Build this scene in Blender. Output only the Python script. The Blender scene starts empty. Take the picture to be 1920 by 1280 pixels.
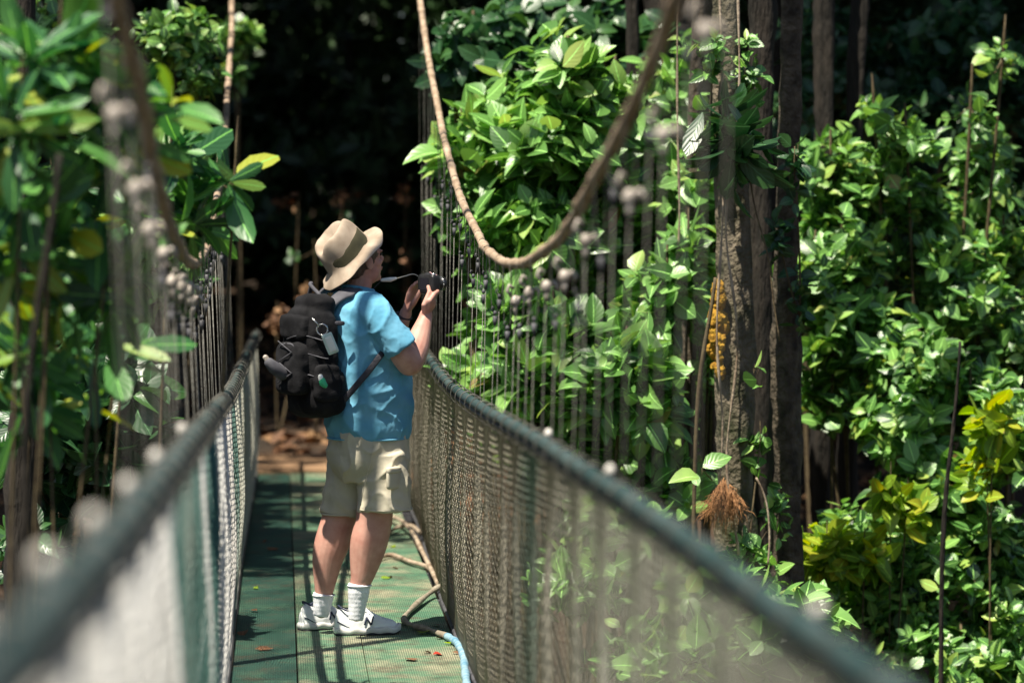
import bpy, bmesh, math, random
import numpy as np
from mathutils import Vector, Matrix, noise
R = math.radians
random.seed(7)
rng = np.random.default_rng(11)
S = bpy.context.scene
COL = S.collection

# ---------------------------------------------------------------- camera
FPX = 5992.0                     # focal length in pixels of the 1920 px photograph
YAW, PITCH = math.atan(435 / FPX), math.atan(240 / FPX)
camd = bpy.data.cameras.new('camera')
cam = bpy.data.objects.new('camera', camd); COL.objects.link(cam)
CAMZ = 1.846
cam.location = (0, 0, CAMZ)
cam.rotation_euler = (R(90) - PITCH, 0, -YAW)
camd.sensor_width = 36; camd.lens = 36 * FPX / 1920
camd.clip_start = 0.1; camd.clip_end = 2000
camd.dof.use_dof = True; camd.dof.focus_distance = 14.0
camd.dof.aperture_fstop = (camd.lens / 1000) / 0.056
camd.dof.aperture_blades = 0
S.camera = cam
S.render.resolution_x, S.render.resolution_y = 1024, 682
RM = cam.rotation_euler.to_matrix()
def P(px, py, Y):
    """world point at pixel px,py of the 1920x1280 photo lying at distance Y ahead"""
    d = RM @ Vector(((px - 960) / FPX, -(py - 640) / FPX, -1))
    return Vector((d.x * Y / d.y, Y, CAMZ + d.z * Y / d.y))

# ---------------------------------------------------------------- light
SUN = Vector((-0.30, -0.27, 0.91)).normalized()
w = bpy.data.worlds.new('World'); S.world = w; w.use_nodes = True
nt = w.node_tree; bg = nt.nodes['Background']
sky = nt.nodes.new('ShaderNodeTexSky'); sky.sky_type = 'NISHITA'; sky.sun_disc = False
sky.sun_elevation = math.asin(SUN.z); sky.sun_rotation = math.atan2(SUN.x, SUN.y)
nt.links.new(sky.outputs[0], bg.inputs[0]); bg.inputs[1].default_value = 0.062
sl = bpy.data.lights.new('sun', 'SUN'); sl.energy = 5.0; sl.angle = R(0.53); sl.color = (1, .92, .78)
so = bpy.data.objects.new('sun', sl); COL.objects.link(so)
so.rotation_euler = SUN.to_track_quat('Z', 'Y').to_euler()
S.view_settings.view_transform = 'Standard'; S.view_settings.look = 'None'
S.view_settings.exposure = 1.0; S.view_settings.gamma = 1
S.cycles.use_denoising = True; S.cycles.max_bounces = 6; S.cycles.diffuse_bounces = 3
S.cycles.glossy_bounces = 2; S.cycles.transmission_bounces = 3; S.cycles.transparent_max_bounces = 4
S.cycles.use_adaptive_sampling = False; S.cycles.sample_clamp_indirect = 4; S.cycles.sample_clamp_direct = 0
S.cycles.caustics_reflective = False; S.cycles.caustics_refractive = False

# ---------------------------------------------------------------- materials
def newmat(name):
    m = bpy.data.materials.new(name); m.use_nodes = True
    return m, m.node_tree, m.node_tree.nodes['Principled BSDF']
def N(nt, t, **k):
    n = nt.nodes.new(t)
    for a, v in k.items(): setattr(n, a, v)
    return n
def ramp(nt, stops):
    n = nt.nodes.new('ShaderNodeValToRGB'); e = n.color_ramp.elements
    e[0].position, e[0].color = stops[0][0], (*stops[0][1], 1)
    e[1].position, e[1].color = stops[-1][0], (*stops[-1][1], 1)
    for p, c in stops[1:-1]:
        x = e.new(p); x.color = (*c, 1)
    return n
def surf(name, c1, c2, scale=20, rough=.7, bump=.2, bscale=None, stretch=(1, 1, 1), metal=0, dist=.01, detail=6, spec=.4, mid=.5):
    m, nt, b = newmat(name)
    tc = N(nt, 'ShaderNodeTexCoord'); mp = N(nt, 'ShaderNodeMapping'); mp.inputs['Scale'].default_value = stretch
    nt.links.new(tc.outputs['Object'], mp.inputs[0])
    no = N(nt, 'ShaderNodeTexNoise'); no.inputs['Scale'].default_value = scale; no.inputs['Detail'].default_value = detail
    nt.links.new(mp.outputs[0], no.inputs['Vector'])
    r = ramp(nt, [(mid - .18, c1), (mid + .18, c2)]); nt.links.new(no.outputs['Fac'], r.inputs[0])
    nt.links.new(r.outputs[0], b.inputs['Base Color'])
    n2 = N(nt, 'ShaderNodeTexNoise'); n2.inputs['Scale'].default_value = bscale or scale * 3; n2.inputs['Detail'].default_value = 4
    nt.links.new(mp.outputs[0], n2.inputs['Vector'])
    bp = N(nt, 'ShaderNodeBump'); bp.inputs['Strength'].default_value = bump; bp.inputs['Distance'].default_value = dist
    nt.links.new(n2.outputs['Fac'], bp.inputs['Height']); nt.links.new(bp.outputs[0], b.inputs['Normal'])
    b.inputs['Roughness'].default_value = rough; b.inputs['Metallic'].default_value = metal
    b.inputs['Specular IOR Level'].default_value = spec
    return m
def leafmat(name, stops, rough=.38, trans=.3, spec=.5):
    m, nt, b = newmat(name)
    g = N(nt, 'ShaderNodeNewGeometry')
    r = ramp(nt, stops); nt.links.new(g.outputs['Random Per Island'], r.inputs[0])
    uv = N(nt, 'ShaderNodeUVMap'); sp = N(nt, 'ShaderNodeSeparateXYZ'); nt.links.new(uv.outputs[0], sp.inputs[0])
    # midrib and side veins from the leaf's own coordinates
    ab = N(nt, 'ShaderNodeMath', operation='ABSOLUTE'); nt.links.new(sp.outputs[0], ab.inputs[0])
    lt = N(nt, 'ShaderNodeMath', operation='LESS_THAN'); lt.inputs[1].default_value = .06; nt.links.new(ab.outputs[0], lt.inputs[0])
    ma = N(nt, 'ShaderNodeMath', operation='MULTIPLY_ADD'); ma.inputs[1].default_value = -.35
    nt.links.new(ab.outputs[0], ma.inputs[0]); nt.links.new(sp.outputs[1], ma.inputs[2])
    sn = N(nt, 'ShaderNodeMath', operation='MULTIPLY'); sn.inputs[1].default_value = 38; nt.links.new(ma.outputs[0], sn.inputs[0])
    si = N(nt, 'ShaderNodeMath', operation='SINE'); nt.links.new(sn.outputs[0], si.inputs[0])
    mx = N(nt, 'ShaderNodeMixRGB'); mx.inputs[2].default_value = (*[min(1, c * 2.2 + .02) for c in stops[len(stops) // 2][1]], 1)
    nt.links.new(lt.outputs[0], mx.inputs[0]); nt.links.new(r.outputs[0], mx.inputs[1])
    bp = N(nt, 'ShaderNodeBump'); bp.inputs['Strength'].default_value = .2; bp.inputs['Distance'].default_value = .002
    nt.links.new(si.outputs[0], bp.inputs['Height'])
    nt.links.new(mx.outputs[0], b.inputs['Base Color']); nt.links.new(bp.outputs[0], b.inputs['Normal'])
    b.inputs['Roughness'].default_value = rough; b.inputs['Specular IOR Level'].default_value = spec
    tr = N(nt, 'ShaderNodeBsdfTranslucent')
    hs = N(nt, 'ShaderNodeHueSaturation'); hs.inputs['Value'].default_value = 1.5; hs.inputs['Saturation'].default_value = 1.15
    hs.inputs['Hue'].default_value = .485
    nt.links.new(mx.outputs[0], hs.inputs['Color']); nt.links.new(hs.outputs[0], tr.inputs[0])
    ms = N(nt, 'ShaderNodeMixShader'); ms.inputs[0].default_value = trans
    out = nt.nodes['Material Output']
    nt.links.new(b.outputs[0], ms.inputs[1]); nt.links.new(tr.outputs[0], ms.inputs[2]); nt.links.new(ms.outputs[0], out.inputs[0])
    return m
M = {}
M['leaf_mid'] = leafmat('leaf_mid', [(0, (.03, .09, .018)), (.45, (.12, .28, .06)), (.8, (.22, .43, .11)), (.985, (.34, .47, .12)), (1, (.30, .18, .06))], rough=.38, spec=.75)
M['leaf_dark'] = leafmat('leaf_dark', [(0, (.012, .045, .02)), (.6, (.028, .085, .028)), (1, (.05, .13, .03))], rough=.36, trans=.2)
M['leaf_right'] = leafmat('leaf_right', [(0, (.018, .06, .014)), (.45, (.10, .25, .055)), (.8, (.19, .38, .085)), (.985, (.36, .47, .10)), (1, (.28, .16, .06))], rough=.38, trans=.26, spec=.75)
M['leaf_yellow'] = leafmat('leaf_yellow', [(0, (.1, .22, .02)), (.5, (.22, .36, .03)), (1, (.42, .42, .03))], rough=.42, trans=.4)
M['leaf_long'] = leafmat('leaf_long', [(0, (.018, .075, .032)), (.5, (.045, .16, .045)), (.85, (.10, .27, .05)), (1, (.36, .40, .04))], rough=.42, trans=.3, spec=.6)
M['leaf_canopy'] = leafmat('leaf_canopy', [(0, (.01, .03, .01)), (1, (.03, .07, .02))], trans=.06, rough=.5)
M['litter'] = leafmat('litter', [(0, (.07, .032, .015)), (.6, (.15, .07, .03)), (1, (.26, .15, .07))], trans=.05, rough=.8)
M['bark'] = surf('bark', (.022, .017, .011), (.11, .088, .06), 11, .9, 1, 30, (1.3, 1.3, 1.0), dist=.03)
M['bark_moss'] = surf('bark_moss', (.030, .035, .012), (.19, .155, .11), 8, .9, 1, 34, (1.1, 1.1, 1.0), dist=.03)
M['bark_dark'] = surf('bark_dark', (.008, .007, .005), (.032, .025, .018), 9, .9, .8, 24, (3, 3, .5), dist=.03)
M['stem'] = surf('stem', (.06, .04, .02), (.13, .10, .05), 30, .8, .3)
M['vine'] = surf('vine', (.16, .11, .07), (.42, .34, .25), 14, .85, .8, 60, dist=.006)
M['moss'] = surf('moss', (.25, .12, .01), (.5, .3, .03), 30, .95, .9, 90)
M['root_hair'] = surf('root_hair', (.2, .09, .03), (.42, .22, .10), 40, .9, .3)
M['soil'] = surf('soil', (.010, .008, .005), (.06, .034, .018), 1.3, .95, 1.0, 9, dist=.12, detail=10)
M['wood'] = surf('wood', (.17, .10, .055), (.36, .22, .12), 6, .85, .5, 30, (.6, 4, 4))
M['skin'] = surf('skin', (.46, .225, .175), (.57, .325, .255), 20, .5, .35, 320, dist=.002, spec=.35, detail=8)
M['shirt'] = surf('shirt', (.105, .33, .48), (.17, .42, .58), 9, .9, .25, 500, dist=.002, spec=.15)
M['khaki'] = surf('khaki', (.47, .435, .33), (.58, .535, .42), 6, .9, .25, 450, dist=.002, spec=.15)
M['hat'] = surf('hat', (.30, .235, .175), (.42, .345, .27), 16, .9, .35, 300, dist=.002, spec=.15)
M['hat_shade'] = surf('hat_shade', (.022, .022, .010), (.05, .046, .022), 15, .9, .2, 200)
M['hair'] = surf('hair', (.05, .03, .02), (.14, .10, .07), 60, .6, .6, 250, (1, 1, .2))
M['eye'] = surf('eye', (.03, .02, .02), (.05, .04, .03), 5, .2, .0)
M['sock'] = surf('sock', (.66, .68, .72), (.76, .78, .82), 20, .95, .6, 160, (1, 1, .35), dist=.004, spec=.1)
M['shoe'] = surf('shoe', (.70, .73, .73), (.82, .85, .85), 16, .55, .25, 260, dist=.002)
M['sole'] = surf('sole', (.60, .60, .58), (.74, .74, .71), 20, .6, .1)
M['outsole'] = surf('outsole', (.03, .03, .04), (.07, .07, .08), 20, .8, .1)
M['navy'] = surf('navy', (.012, .018, .05), (.02, .03, .07), 20, .6, .1)
M['pack'] = surf('pack', (.006, .006, .007), (.016, .016, .018), 12, .85, .6, 140, dist=.003, spec=.15)
M['pack_grey'] = surf('pack_grey', (.055, .055, .065), (.11, .11, .125), 16, .8, .3, 300, dist=.003, spec=.25)
M['webbing'] = surf('webbing', (.02, .02, .03), (.04, .04, .05), 30, .7, .3)
M['tag'] = surf('tag', (.42, .55, .5), (.58, .70, .64), 14, .4, .1)
M['green_plastic'] = surf('green_plastic', (.02, .32, .14), (.05, .48, .22), 10, .35, .05)
M['white_plastic'] = surf('white_plastic', (.65, .68, .62), (.8, .82, .78), 10, .4, .05)
M['black_plastic'] = surf('black_plastic', (.012, .012, .013), (.025, .025, .027), 30, .38, .1)
M['chrome'] = surf('chrome', (.45, .45, .44), (.6, .6, .6), 10, .25, .05, metal=.9)
M['pink_trim'] = surf('pink_trim', (.55, .3, .33), (.65, .4, .42), 10, .4, .05)
m_, nt_, b_ = newmat('glass_lens'); b_.inputs['Base Color'].default_value = (.01, .012, .02, 1); b_.inputs['Roughness'].default_value = .05; M['glass'] = m_
M['rail_hose'] = surf('rail_hose', (.016, .042, .043), (.06, .09, .09), 3.5, .5, .7, 60, dist=.008)
M['rail_under'] = surf('rail_under', (.035, .035, .04), (.10, .10, .11), 22, .6, .5, 90, dist=.004)
M['rope'] = surf('rope', (.20, .14, .09), (.46, .35, .25), 26, .85, .9, 110, (1, .4, 1), dist=.006)
M['steel'] = surf('steel', (.06, .058, .05), (.17, .165, .145), 40, .5, .3, 90, metal=.35)
M['clamp'] = surf('clamp', (.20, .17, .14), (.58, .52, .46), 40, .55, .3, 90, metal=.1)
M['pipe'] = surf('pipe', (.17, .14, .10), (.34, .30, .23), 22, .7, .4)
M['tape'] = surf('tape', (.10, .26, .38), (.34, .48, .54), 30, .5, .3)
M['red'] = surf('red', (.3, .03, .02), (.5, .06, .03), 30, .6, .1)

# wire mesh: stretches of galvanised and of green coated wire
def wiremat(nm, stops):
    m, nt, b = newmat(nm)
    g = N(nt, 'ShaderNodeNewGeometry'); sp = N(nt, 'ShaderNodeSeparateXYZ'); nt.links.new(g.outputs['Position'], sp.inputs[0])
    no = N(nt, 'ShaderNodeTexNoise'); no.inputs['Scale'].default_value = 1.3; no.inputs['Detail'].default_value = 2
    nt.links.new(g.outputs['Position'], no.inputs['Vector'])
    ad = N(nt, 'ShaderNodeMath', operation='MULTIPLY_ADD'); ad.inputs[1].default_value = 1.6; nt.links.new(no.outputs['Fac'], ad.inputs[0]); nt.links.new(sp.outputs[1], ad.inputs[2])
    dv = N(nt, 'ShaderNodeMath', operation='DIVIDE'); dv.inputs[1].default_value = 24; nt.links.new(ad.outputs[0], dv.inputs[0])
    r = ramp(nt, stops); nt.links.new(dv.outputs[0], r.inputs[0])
    n2 = N(nt, 'ShaderNodeTexNoise'); n2.inputs['Scale'].default_value = 35
    mx = N(nt, 'ShaderNodeMixRGB', blend_type='MULTIPLY'); mx.inputs[0].default_value = .45
    nt.links.new(r.outputs[0], mx.inputs[1]); nt.links.new(n2.outputs['Fac'], mx.inputs[2]); nt.links.new(mx.outputs[0], b.inputs['Base Color'])
    b.inputs['Roughness'].default_value = .5; b.inputs['Metallic'].default_value = .15
    return m
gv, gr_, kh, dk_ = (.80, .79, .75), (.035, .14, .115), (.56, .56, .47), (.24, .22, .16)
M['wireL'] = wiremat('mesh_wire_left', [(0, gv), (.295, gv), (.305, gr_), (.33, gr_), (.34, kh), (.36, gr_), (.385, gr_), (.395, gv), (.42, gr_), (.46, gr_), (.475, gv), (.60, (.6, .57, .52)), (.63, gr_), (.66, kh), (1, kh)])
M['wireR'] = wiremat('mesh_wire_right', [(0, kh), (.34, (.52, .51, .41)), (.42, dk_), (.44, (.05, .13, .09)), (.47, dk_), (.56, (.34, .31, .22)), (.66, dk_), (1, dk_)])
def deckmat(nm, STOPS):
    m, nt, b = newmat(nm)
    g = N(nt, 'ShaderNodeNewGeometry'); sp = N(nt, 'ShaderNodeSeparateXYZ'); nt.links.new(g.outputs['Position'], sp.inputs[0])
    # woven grating: two crossed sine waves
    def wv(out, k):
        a = N(nt, 'ShaderNodeMath', operation='MULTIPLY'); a.inputs[1].default_value = k; nt.links.new(out, a.inputs[0])
        c = N(nt, 'ShaderNodeMath', operation='SINE'); nt.links.new(a.outputs[0], c.inputs[0]); return c.outputs[0]
    ad = N(nt, 'ShaderNodeMath', operation='ADD'); sb = N(nt, 'ShaderNodeMath', operation='SUBTRACT')
    y5 = N(nt, 'ShaderNodeMath', operation='MULTIPLY'); y5.inputs[1].default_value = .45; nt.links.new(sp.outputs[1], y5.inputs[0])
    nt.links.new(sp.outputs[0], ad.inputs[0]); nt.links.new(y5.outputs[0], ad.inputs[1])
    nt.links.new(sp.outputs[0], sb.inputs[0]); nt.links.new(y5.outputs[0], sb.inputs[1])
    mu = N(nt, 'ShaderNodeMath', operation='MULTIPLY'); nt.links.new(wv(ad.outputs[0], 330), mu.inputs[0]); nt.links.new(wv(sb.outputs[0], 330), mu.inputs[1])
    hole = N(nt, 'ShaderNodeMath', operation='GREATER_THAN'); hole.inputs[1].default_value = .30; nt.links.new(mu.outputs[0], hole.inputs[0])
    no = N(nt, 'ShaderNodeTexNoise'); no.inputs['Scale'].default_value = 2.1; no.inputs['Detail'].default_value = 8; no.inputs['Roughness'].default_value = .7
    nt.links.new(g.outputs['Position'], no.inputs['Vector'])
    r = ramp(nt, STOPS)
    nt.links.new(no.outputs['Fac'], r.inputs[0])
    mx = N(nt, 'ShaderNodeMixRGB'); mx.inputs[2].default_value = (.02, .05, .035, 1)
    nd = N(nt, 'ShaderNodeTexNoise'); nd.inputs['Scale'].default_value = 5.5; nd.inputs['Detail'].default_value = 10; nd.inputs['Roughness'].default_value = .75; nt.links.new(g.outputs['Position'], nd.inputs['Vector'])
    rd_ = ramp(nt, [(.50, (0, 0, 0)), (.66, (1, 1, 1))]); nt.links.new(nd.outputs['Fac'], rd_.inputs[0])
    dm = N(nt, 'ShaderNodeMixRGB'); dm.inputs[2].default_value = (.09, .065, .04, 1); nt.links.new(rd_.outputs[0], dm.inputs[0]); nt.links.new(r.outputs[0], dm.inputs[1])
    nt.links.new(hole.outputs[0], mx.inputs[0]); nt.links.new(dm.outputs[0], mx.inputs[1]); nt.links.new(mx.outputs[0], b.inputs['Base Color'])
    bp = N(nt, 'ShaderNodeBump'); bp.inputs['Strength'].default_value = .5; bp.inputs['Distance'].default_value = .004
    nt.links.new(mu.outputs[0], bp.inputs['Height']); nt.links.new(bp.outputs[0], b.inputs['Normal'])
    b.inputs['Roughness'].default_value = .7
    return m
M['deck'] = deckmat('deck_grating', [(.34, (.045, .15, .085)), (.47, (.11, .21, .12)), (.56, (.26, .27, .17)), (.68, (.37, .33, .22))])
M['deck_teal_shade'] = deckmat('deck_grating_teal_shade', [(.34, (.010, .055, .042)), (.52, (.022, .09, .062)), (.62, (.06, .15, .09)), (.74, (.17, .22, .13))])  # left panels: rail and mesh shadow put into a darker teal

# ---------------------------------------------------------------- helpers
def tag(o, label=None, cat=None, group=None, kind=None):
    if label: o['label'] = label
    if cat: o['category'] = cat
    if group: o['group'] = group
    if kind: o['kind'] = kind
    return o
def empty(name, loc, label=None, cat=None, group=None):
    o = bpy.data.objects.new(name, None); COL.objects.link(o); o.location = loc; o.empty_display_size = .1
    return tag(o, label, cat, group)
def link(name, me, mat, parent=None, smooth=True):
    if mat is not None: me.materials.clear(); me.materials.append(mat)
    if smooth and len(me.polygons): me.polygons.foreach_set('use_smooth', [True] * len(me.polygons))
    o = bpy.data.objects.new(name, me); COL.objects.link(o)
    if parent is not None:
        o.parent = parent
        if parent.type == 'EMPTY': o.matrix_parent_inverse = Matrix.Translation(-parent.location)
    return o
class MB:
    """collects vertices and faces (world coordinates)"""
    def __init__(s): s.v = []; s.f = []
    def add(s, vs, fs):
        n = len(s.v); s.v += [tuple(x) for x in vs]; s.f += [tuple(i + n for i in f) for f in fs]
    def tube(s, pts, rad, seg=8, cap=True, flat=None, up=None, round_ends=False):
        pts = [Vector(p) for p in pts]
        if not hasattr(rad, '__len__'): rad = [rad] * len(pts)
        rad = list(rad)
        if round_ends:
            d0 = (pts[0] - pts[1]).normalized(); d1 = (pts[-1] - pts[-2]).normalized()
            a, b, ra, rb = pts[0], pts[-1], rad[0], rad[-1]
            pre = [(a + d0 * ra * math.sin(t), ra * math.cos(t)) for t in (1.45, 1.1, .7, .35)]
            post = [(b + d1 * rb * math.sin(t), rb * math.cos(t)) for t in (.35, .7, 1.1, 1.45)]
            pts = [p for p, _ in pre] + pts + [p for p, _ in post]; rad = [r for _, r in pre] + rad + [r for _, r in post]
        vs = []; n = len(pts); prev = None
        for i, p in enumerate(pts):
            t = (pts[min(i + 1, n - 1)] - pts[max(i - 1, 0)]).normalized()
            if prev is None:
                ref = Vector(up) if up else (Vector((0, 0, 1)) if abs(t.z) < .9 else Vector((1, 0, 0)))
                u = (ref - t * ref.dot(t)).normalized()
            else:
                u = (prev - t * prev.dot(t)); u = u.normalized() if u.length > 1e-6 else t.orthogonal().normalized()
            prev = u; v = t.cross(u)
            fl = flat if flat else 1
            for k in range(seg):
                a = 2 * math.pi * k / seg
                vs.append(p + u * math.cos(a) * rad[i] * fl + v * math.sin(a) * rad[i])
        fs = []
        for i in range(n - 1):
            for k in range(seg):
                k2 = (k + 1) % seg
                fs.append((i * seg + k, i * seg + k2, (i + 1) * seg + k2, (i + 1) * seg + k))
        if cap:
            fs.append(tuple(range(seg - 1, -1, -1))); fs.append(tuple((n - 1) * seg + k for k in range(seg)))
        s.add(vs, fs); return s
    def box(s, c, ax, hs, bev=0):
        """box at c, ax three unit vectors, hs half sizes"""
        c = Vector(c); vs = []
        for i in (-1, 1):
            for j in (-1, 1):
                for k in (-1, 1): vs.append(c + ax[0] * i * hs[0] + ax[1] * j * hs[1] + ax[2] * k * hs[2])
        s.add(vs, [(0, 1, 3, 2), (4, 6, 7, 5), (0, 4, 5, 1), (2, 3, 7, 6), (0, 2, 6, 4), (1, 5, 7, 3)]); return s
    def ell(s, c, ax, r, seg=20, rings=12, e=1.0, e2=1.0):
        """(super)ellipsoid"""
        c = Vector(c); vs = []; fs = []
        pw = lambda x, q: math.copysign(abs(x) ** q, x)
        for i in range(1, rings):
            ph = -math.pi / 2 + math.pi * i / rings
            for k in range(seg):
                a = 2 * math.pi * k / seg
                vs.append(c + ax[0] * r[0] * pw(math.cos(ph), e2) * pw(math.cos(a), e) + ax[1] * r[1] * pw(math.cos(ph), e2) * pw(math.sin(a), e) + ax[2] * r[2] * pw(math.sin(ph), e2))
        vs.append(c - ax[2] * r[2]); vs.append(c + ax[2] * r[2]); b = len(vs) - 2; t = b + 1
        for i in range(rings - 2):
            for k in range(seg):
                k2 = (k + 1) % seg
                fs.append((i * seg + k, i * seg + k2, (i + 1) * seg + k2, (i + 1) * seg + k))
        for k in range(seg):
            k2 = (k + 1) % seg
            fs.append((b, k2, k)); fs.append((t, (rings - 2) * seg + k, (rings - 2) * seg + k2))
        s.add(vs, fs); return s
    def loft(s, rings, cap=True):
        vs = [p for r in rings for p in r]; n = len(rings[0]); fs = []
        for i in range(len(rings) - 1):
            for k in range(n):
                k2 = (k + 1) % n
                fs.append((i * n + k, i * n + k2, (i + 1) * n + k2, (i + 1) * n + k))
        if cap:
            fs.append(tuple(range(n - 1, -1, -1))); fs.append(tuple((len(rings) - 1) * n + k for k in range(n)))
        s.add(vs, fs); return s
    def mesh(s, name):
        me = bpy.data.meshes.new(name); me.from_pydata(s.v, [], s.f); me.validate(); me.update(); return me
    def build(s, name, mat, parent=None, smooth=True):
        return link(name, s.mesh(name), mat, parent, smooth)
    def remesh(s, name, mat, parent=None, voxel=.006, smooth_it=4, disp=None):
        """one continuous surface out of the overlapping closed shapes"""
        me = s.mesh(name); bm = bmesh.new(); bm.from_mesh(me); bmesh.ops.recalc_face_normals(bm, faces=bm.faces); bm.to_mesh(me); bm.free()
        o = bpy.data.objects.new('t', me); COL.objects.link(o)
        r = o.modifiers.new('r', 'REMESH'); r.mode = 'VOXEL'; r.voxel_size = voxel
        if smooth_it:
            q = o.modifiers.new('s', 'SMOOTH'); q.factor = .5; q.iterations = smooth_it
        dg = bpy.context.evaluated_depsgraph_get(); m2 = bpy.data.meshes.new_from_object(o.evaluated_get(dg))
        bpy.data.objects.remove(o); m2.name = name
        if disp:
            n = len(m2.vertices); co = np.empty(n * 3, 'f'); no = np.empty(n * 3, 'f')
            m2.vertices.foreach_get('co', co); m2.vertices.foreach_get('normal', no); co = co.reshape(-1, 3); no = no.reshape(-1, 3)
            co += no * np.array([disp(Vector(c)) for c in co.tolist()], 'f')[:, None]
            m2.vertices.foreach_set('co', co.ravel()); m2.update()
        return link(name, m2, mat, parent)
def smooth_pts(keys, n=40):
    """Catmull-Rom through keys of equal-length tuples"""
    K = [np.array(k, float) for k in keys]; K = [2 * K[0] - K[1]] + K + [2 * K[-1] - K[-2]]
    out = []; seg = len(K) - 3
    for i in range(n + 1):
        x = i / n * seg; j = min(int(x), seg - 1); t = x - j
        p0, p1, p2, p3 = K[j:j + 4]
        out.append(.5 * (2 * p1 + (p2 - p0) * t + (2 * p0 - 5 * p1 + 4 * p2 - p3) * t * t + (3 * p1 - p0 - 3 * p2 + p3) * t ** 3))
    return out

# ---- leaves
def leaf_template(kind):
    if kind == 'ovate': prof = [(0, .0), (.08, .11), (.26, .28), (.5, .32), (.74, .23), (.92, .09), (1, 0)]; droop = .22; fold = .22
    elif kind == 'long': prof = [(0, .0), (.12, .05), (.35, .12), (.65, .16), (.88, .11), (1, 0)]; droop = .18; fold = .25
    elif kind == 'small': prof = [(0, .0), (.3, .24), (.65, .2), (1, 0)]; droop = .15; fold = .2
    else: prof = [(0, 0), (.4, .28), (1, 0)]; droop = .12; fold = .15
    v = []; uv = []; f = []
    for i, (x, wd) in enumerate(prof):
        z = -droop * x * x
        if wd == 0: v.append((x, 0, z)); uv.append((0, x))
        else:
            v += [(x, wd, z + wd * fold), (x, 0, z), (x, -wd, z + wd * fold)]; uv += [(1, x), (0, x), (-1, x)]
    n = len(prof) - 2
    f += [(0, 2, 1), (0, 3, 2)]
    for i in range(n - 1):
        a = 1 + 3 * i; b = a + 3
        f += [(a, a + 1, b + 1, b), (a + 1, a + 2, b + 2, b + 1)]
    a = 1 + 3 * (n - 1); e = len(v) - 1
    f += [(a, a + 1, e), (a + 1, a + 2, e)]
    return np.array(v), np.array(uv), f
TPL = {k: leaf_template(k) for k in ('ovate', 'long', 'small', 'tri')}
def leaves_mesh(name, pos, axis, nrm, size, tpl, wvar=.2):
    V, UV, F = TPL[tpl]; n = len(pos)
    a = axis / np.linalg.norm(axis, axis=1, keepdims=True)
    z = nrm - a * (nrm * a).sum(1, keepdims=True); z /= np.linalg.norm(z, axis=1, keepdims=True) + 1e-9
    y = np.cross(z, a)
    wv = 1 + wvar * rng.normal(size=(n, 1, 1)); cv = 1 + .9 * rng.normal(size=(n, 1, 1))
    L = V[None]
    co = pos[:, None] + size[:, None, None] * (a[:, None] * L[:, :, 0:1] + y[:, None] * L[:, :, 1:2] * wv + z[:, None] * L[:, :, 2:3] * cv)
    nv = len(V); co = co.reshape(-1, 3)
    loops = np.concatenate([np.array(f) for f in F]); lens = np.array([len(f) for f in F])
    al = (loops[None] + (np.arange(n) * nv)[:, None]).ravel()
    me = bpy.data.meshes.new(name); me.vertices.add(len(co)); me.vertices.foreach_set('co', co.ravel())
    me.loops.add(len(al)); me.loops.foreach_set('vertex_index', al)
    ln = np.tile(lens, n); me.polygons.add(len(ln))
    me.polygons.foreach_set('loop_start', np.concatenate([[0], np.cumsum(ln)[:-1]])); 
    uvl = me.uv_layers.new(name='uv'); uvl.data.foreach_set('uv', UV[loops][None].repeat(n, 0).ravel())
    me.update(calc_edges=True); me.validate(); return me
def unit(v): return v / (np.linalg.norm(v, axis=-1, keepdims=True) + 1e-9)
DENS = 1.0; GAPS = 0
def whorls(blobs, leaf, per, up=.5, spread=.9, twig=.10, sunbias=.0, shell=2.2):
    """leaf positions in whorls at twig tips inside ellipsoidal blobs: (centre, radii, tips)"""
    pos, ax, nr, tips = [], [], [], []
    for c, r, n in blobs:
        n = int(n * DENS * (1 + GAPS))
        d = unit(rng.normal(size=(n, 3))); rad = rng.random(n) ** (1 / shell)
        o = d * rad[:, None]
        # uneven outline: push in and out with noise
        k = np.array([.75 + .5 * noise.noise(Vector(x) * 2.3 + Vector(c)) for x in d]); o = o * (k[:, None] + .2)
        t = np.array(c) + o * np.array(r)
        if GAPS:
            keep = np.array([noise.noise(Vector(x) * 2.6) > -.10 - .25 * (1 - GAPS) for x in t]); t = t[keep]; o = o[keep]; n = len(t)
            if n == 0: continue
        tips.append(t)
        tw = unit(o / np.array(r) * np.array(r).mean() * .6 + np.array([0, 0, up]) + rng.normal(size=(n, 3)) * .35)
        for i in range(n):
            m = max(2, int(per * (.7 + .6 * rng.random()))); ph = rng.random() * 6.28
            s = unit(np.cross(tw[i], [.3, .9, .2])); q = np.cross(tw[i], s)
            an = ph + np.arange(m) * 2.4 + rng.normal(size=m) * .25
            rd = np.cos(an)[:, None] * s + np.sin(an)[:, None] * q
            al = np.linspace(0, 1, m)[:, None]
            pos.append(t[i] - tw[i] * twig * (1 - al) + rd * .006)
            a = rd * spread + tw[i] * (.15 + .5 * al) + rng.normal(size=(m, 3)) * .15
            ax.append(a); nr.append(tw[i] + np.array([SUN.x * 1, SUN.y * 1 - .25, .35]) + rng.normal(size=(m, 3)) * .35)
    pos = np.concatenate(pos); ax = np.concatenate(ax); nr = np.concatenate(nr)
    size = leaf * (.5 + .8 * rng.random(len(pos)))
    return pos, ax, nr, size, np.concatenate(tips)
def pblob(px, py, Y, rx, ry, rd, n):
    """blob from a place in the photo: radii rx, ry in photo pixels at distance Y, rd metres deep"""
    c = P(px, py, Y); k = Y / FPX
    return (tuple(c), (rx * k, rd, ry * k), n)
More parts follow.
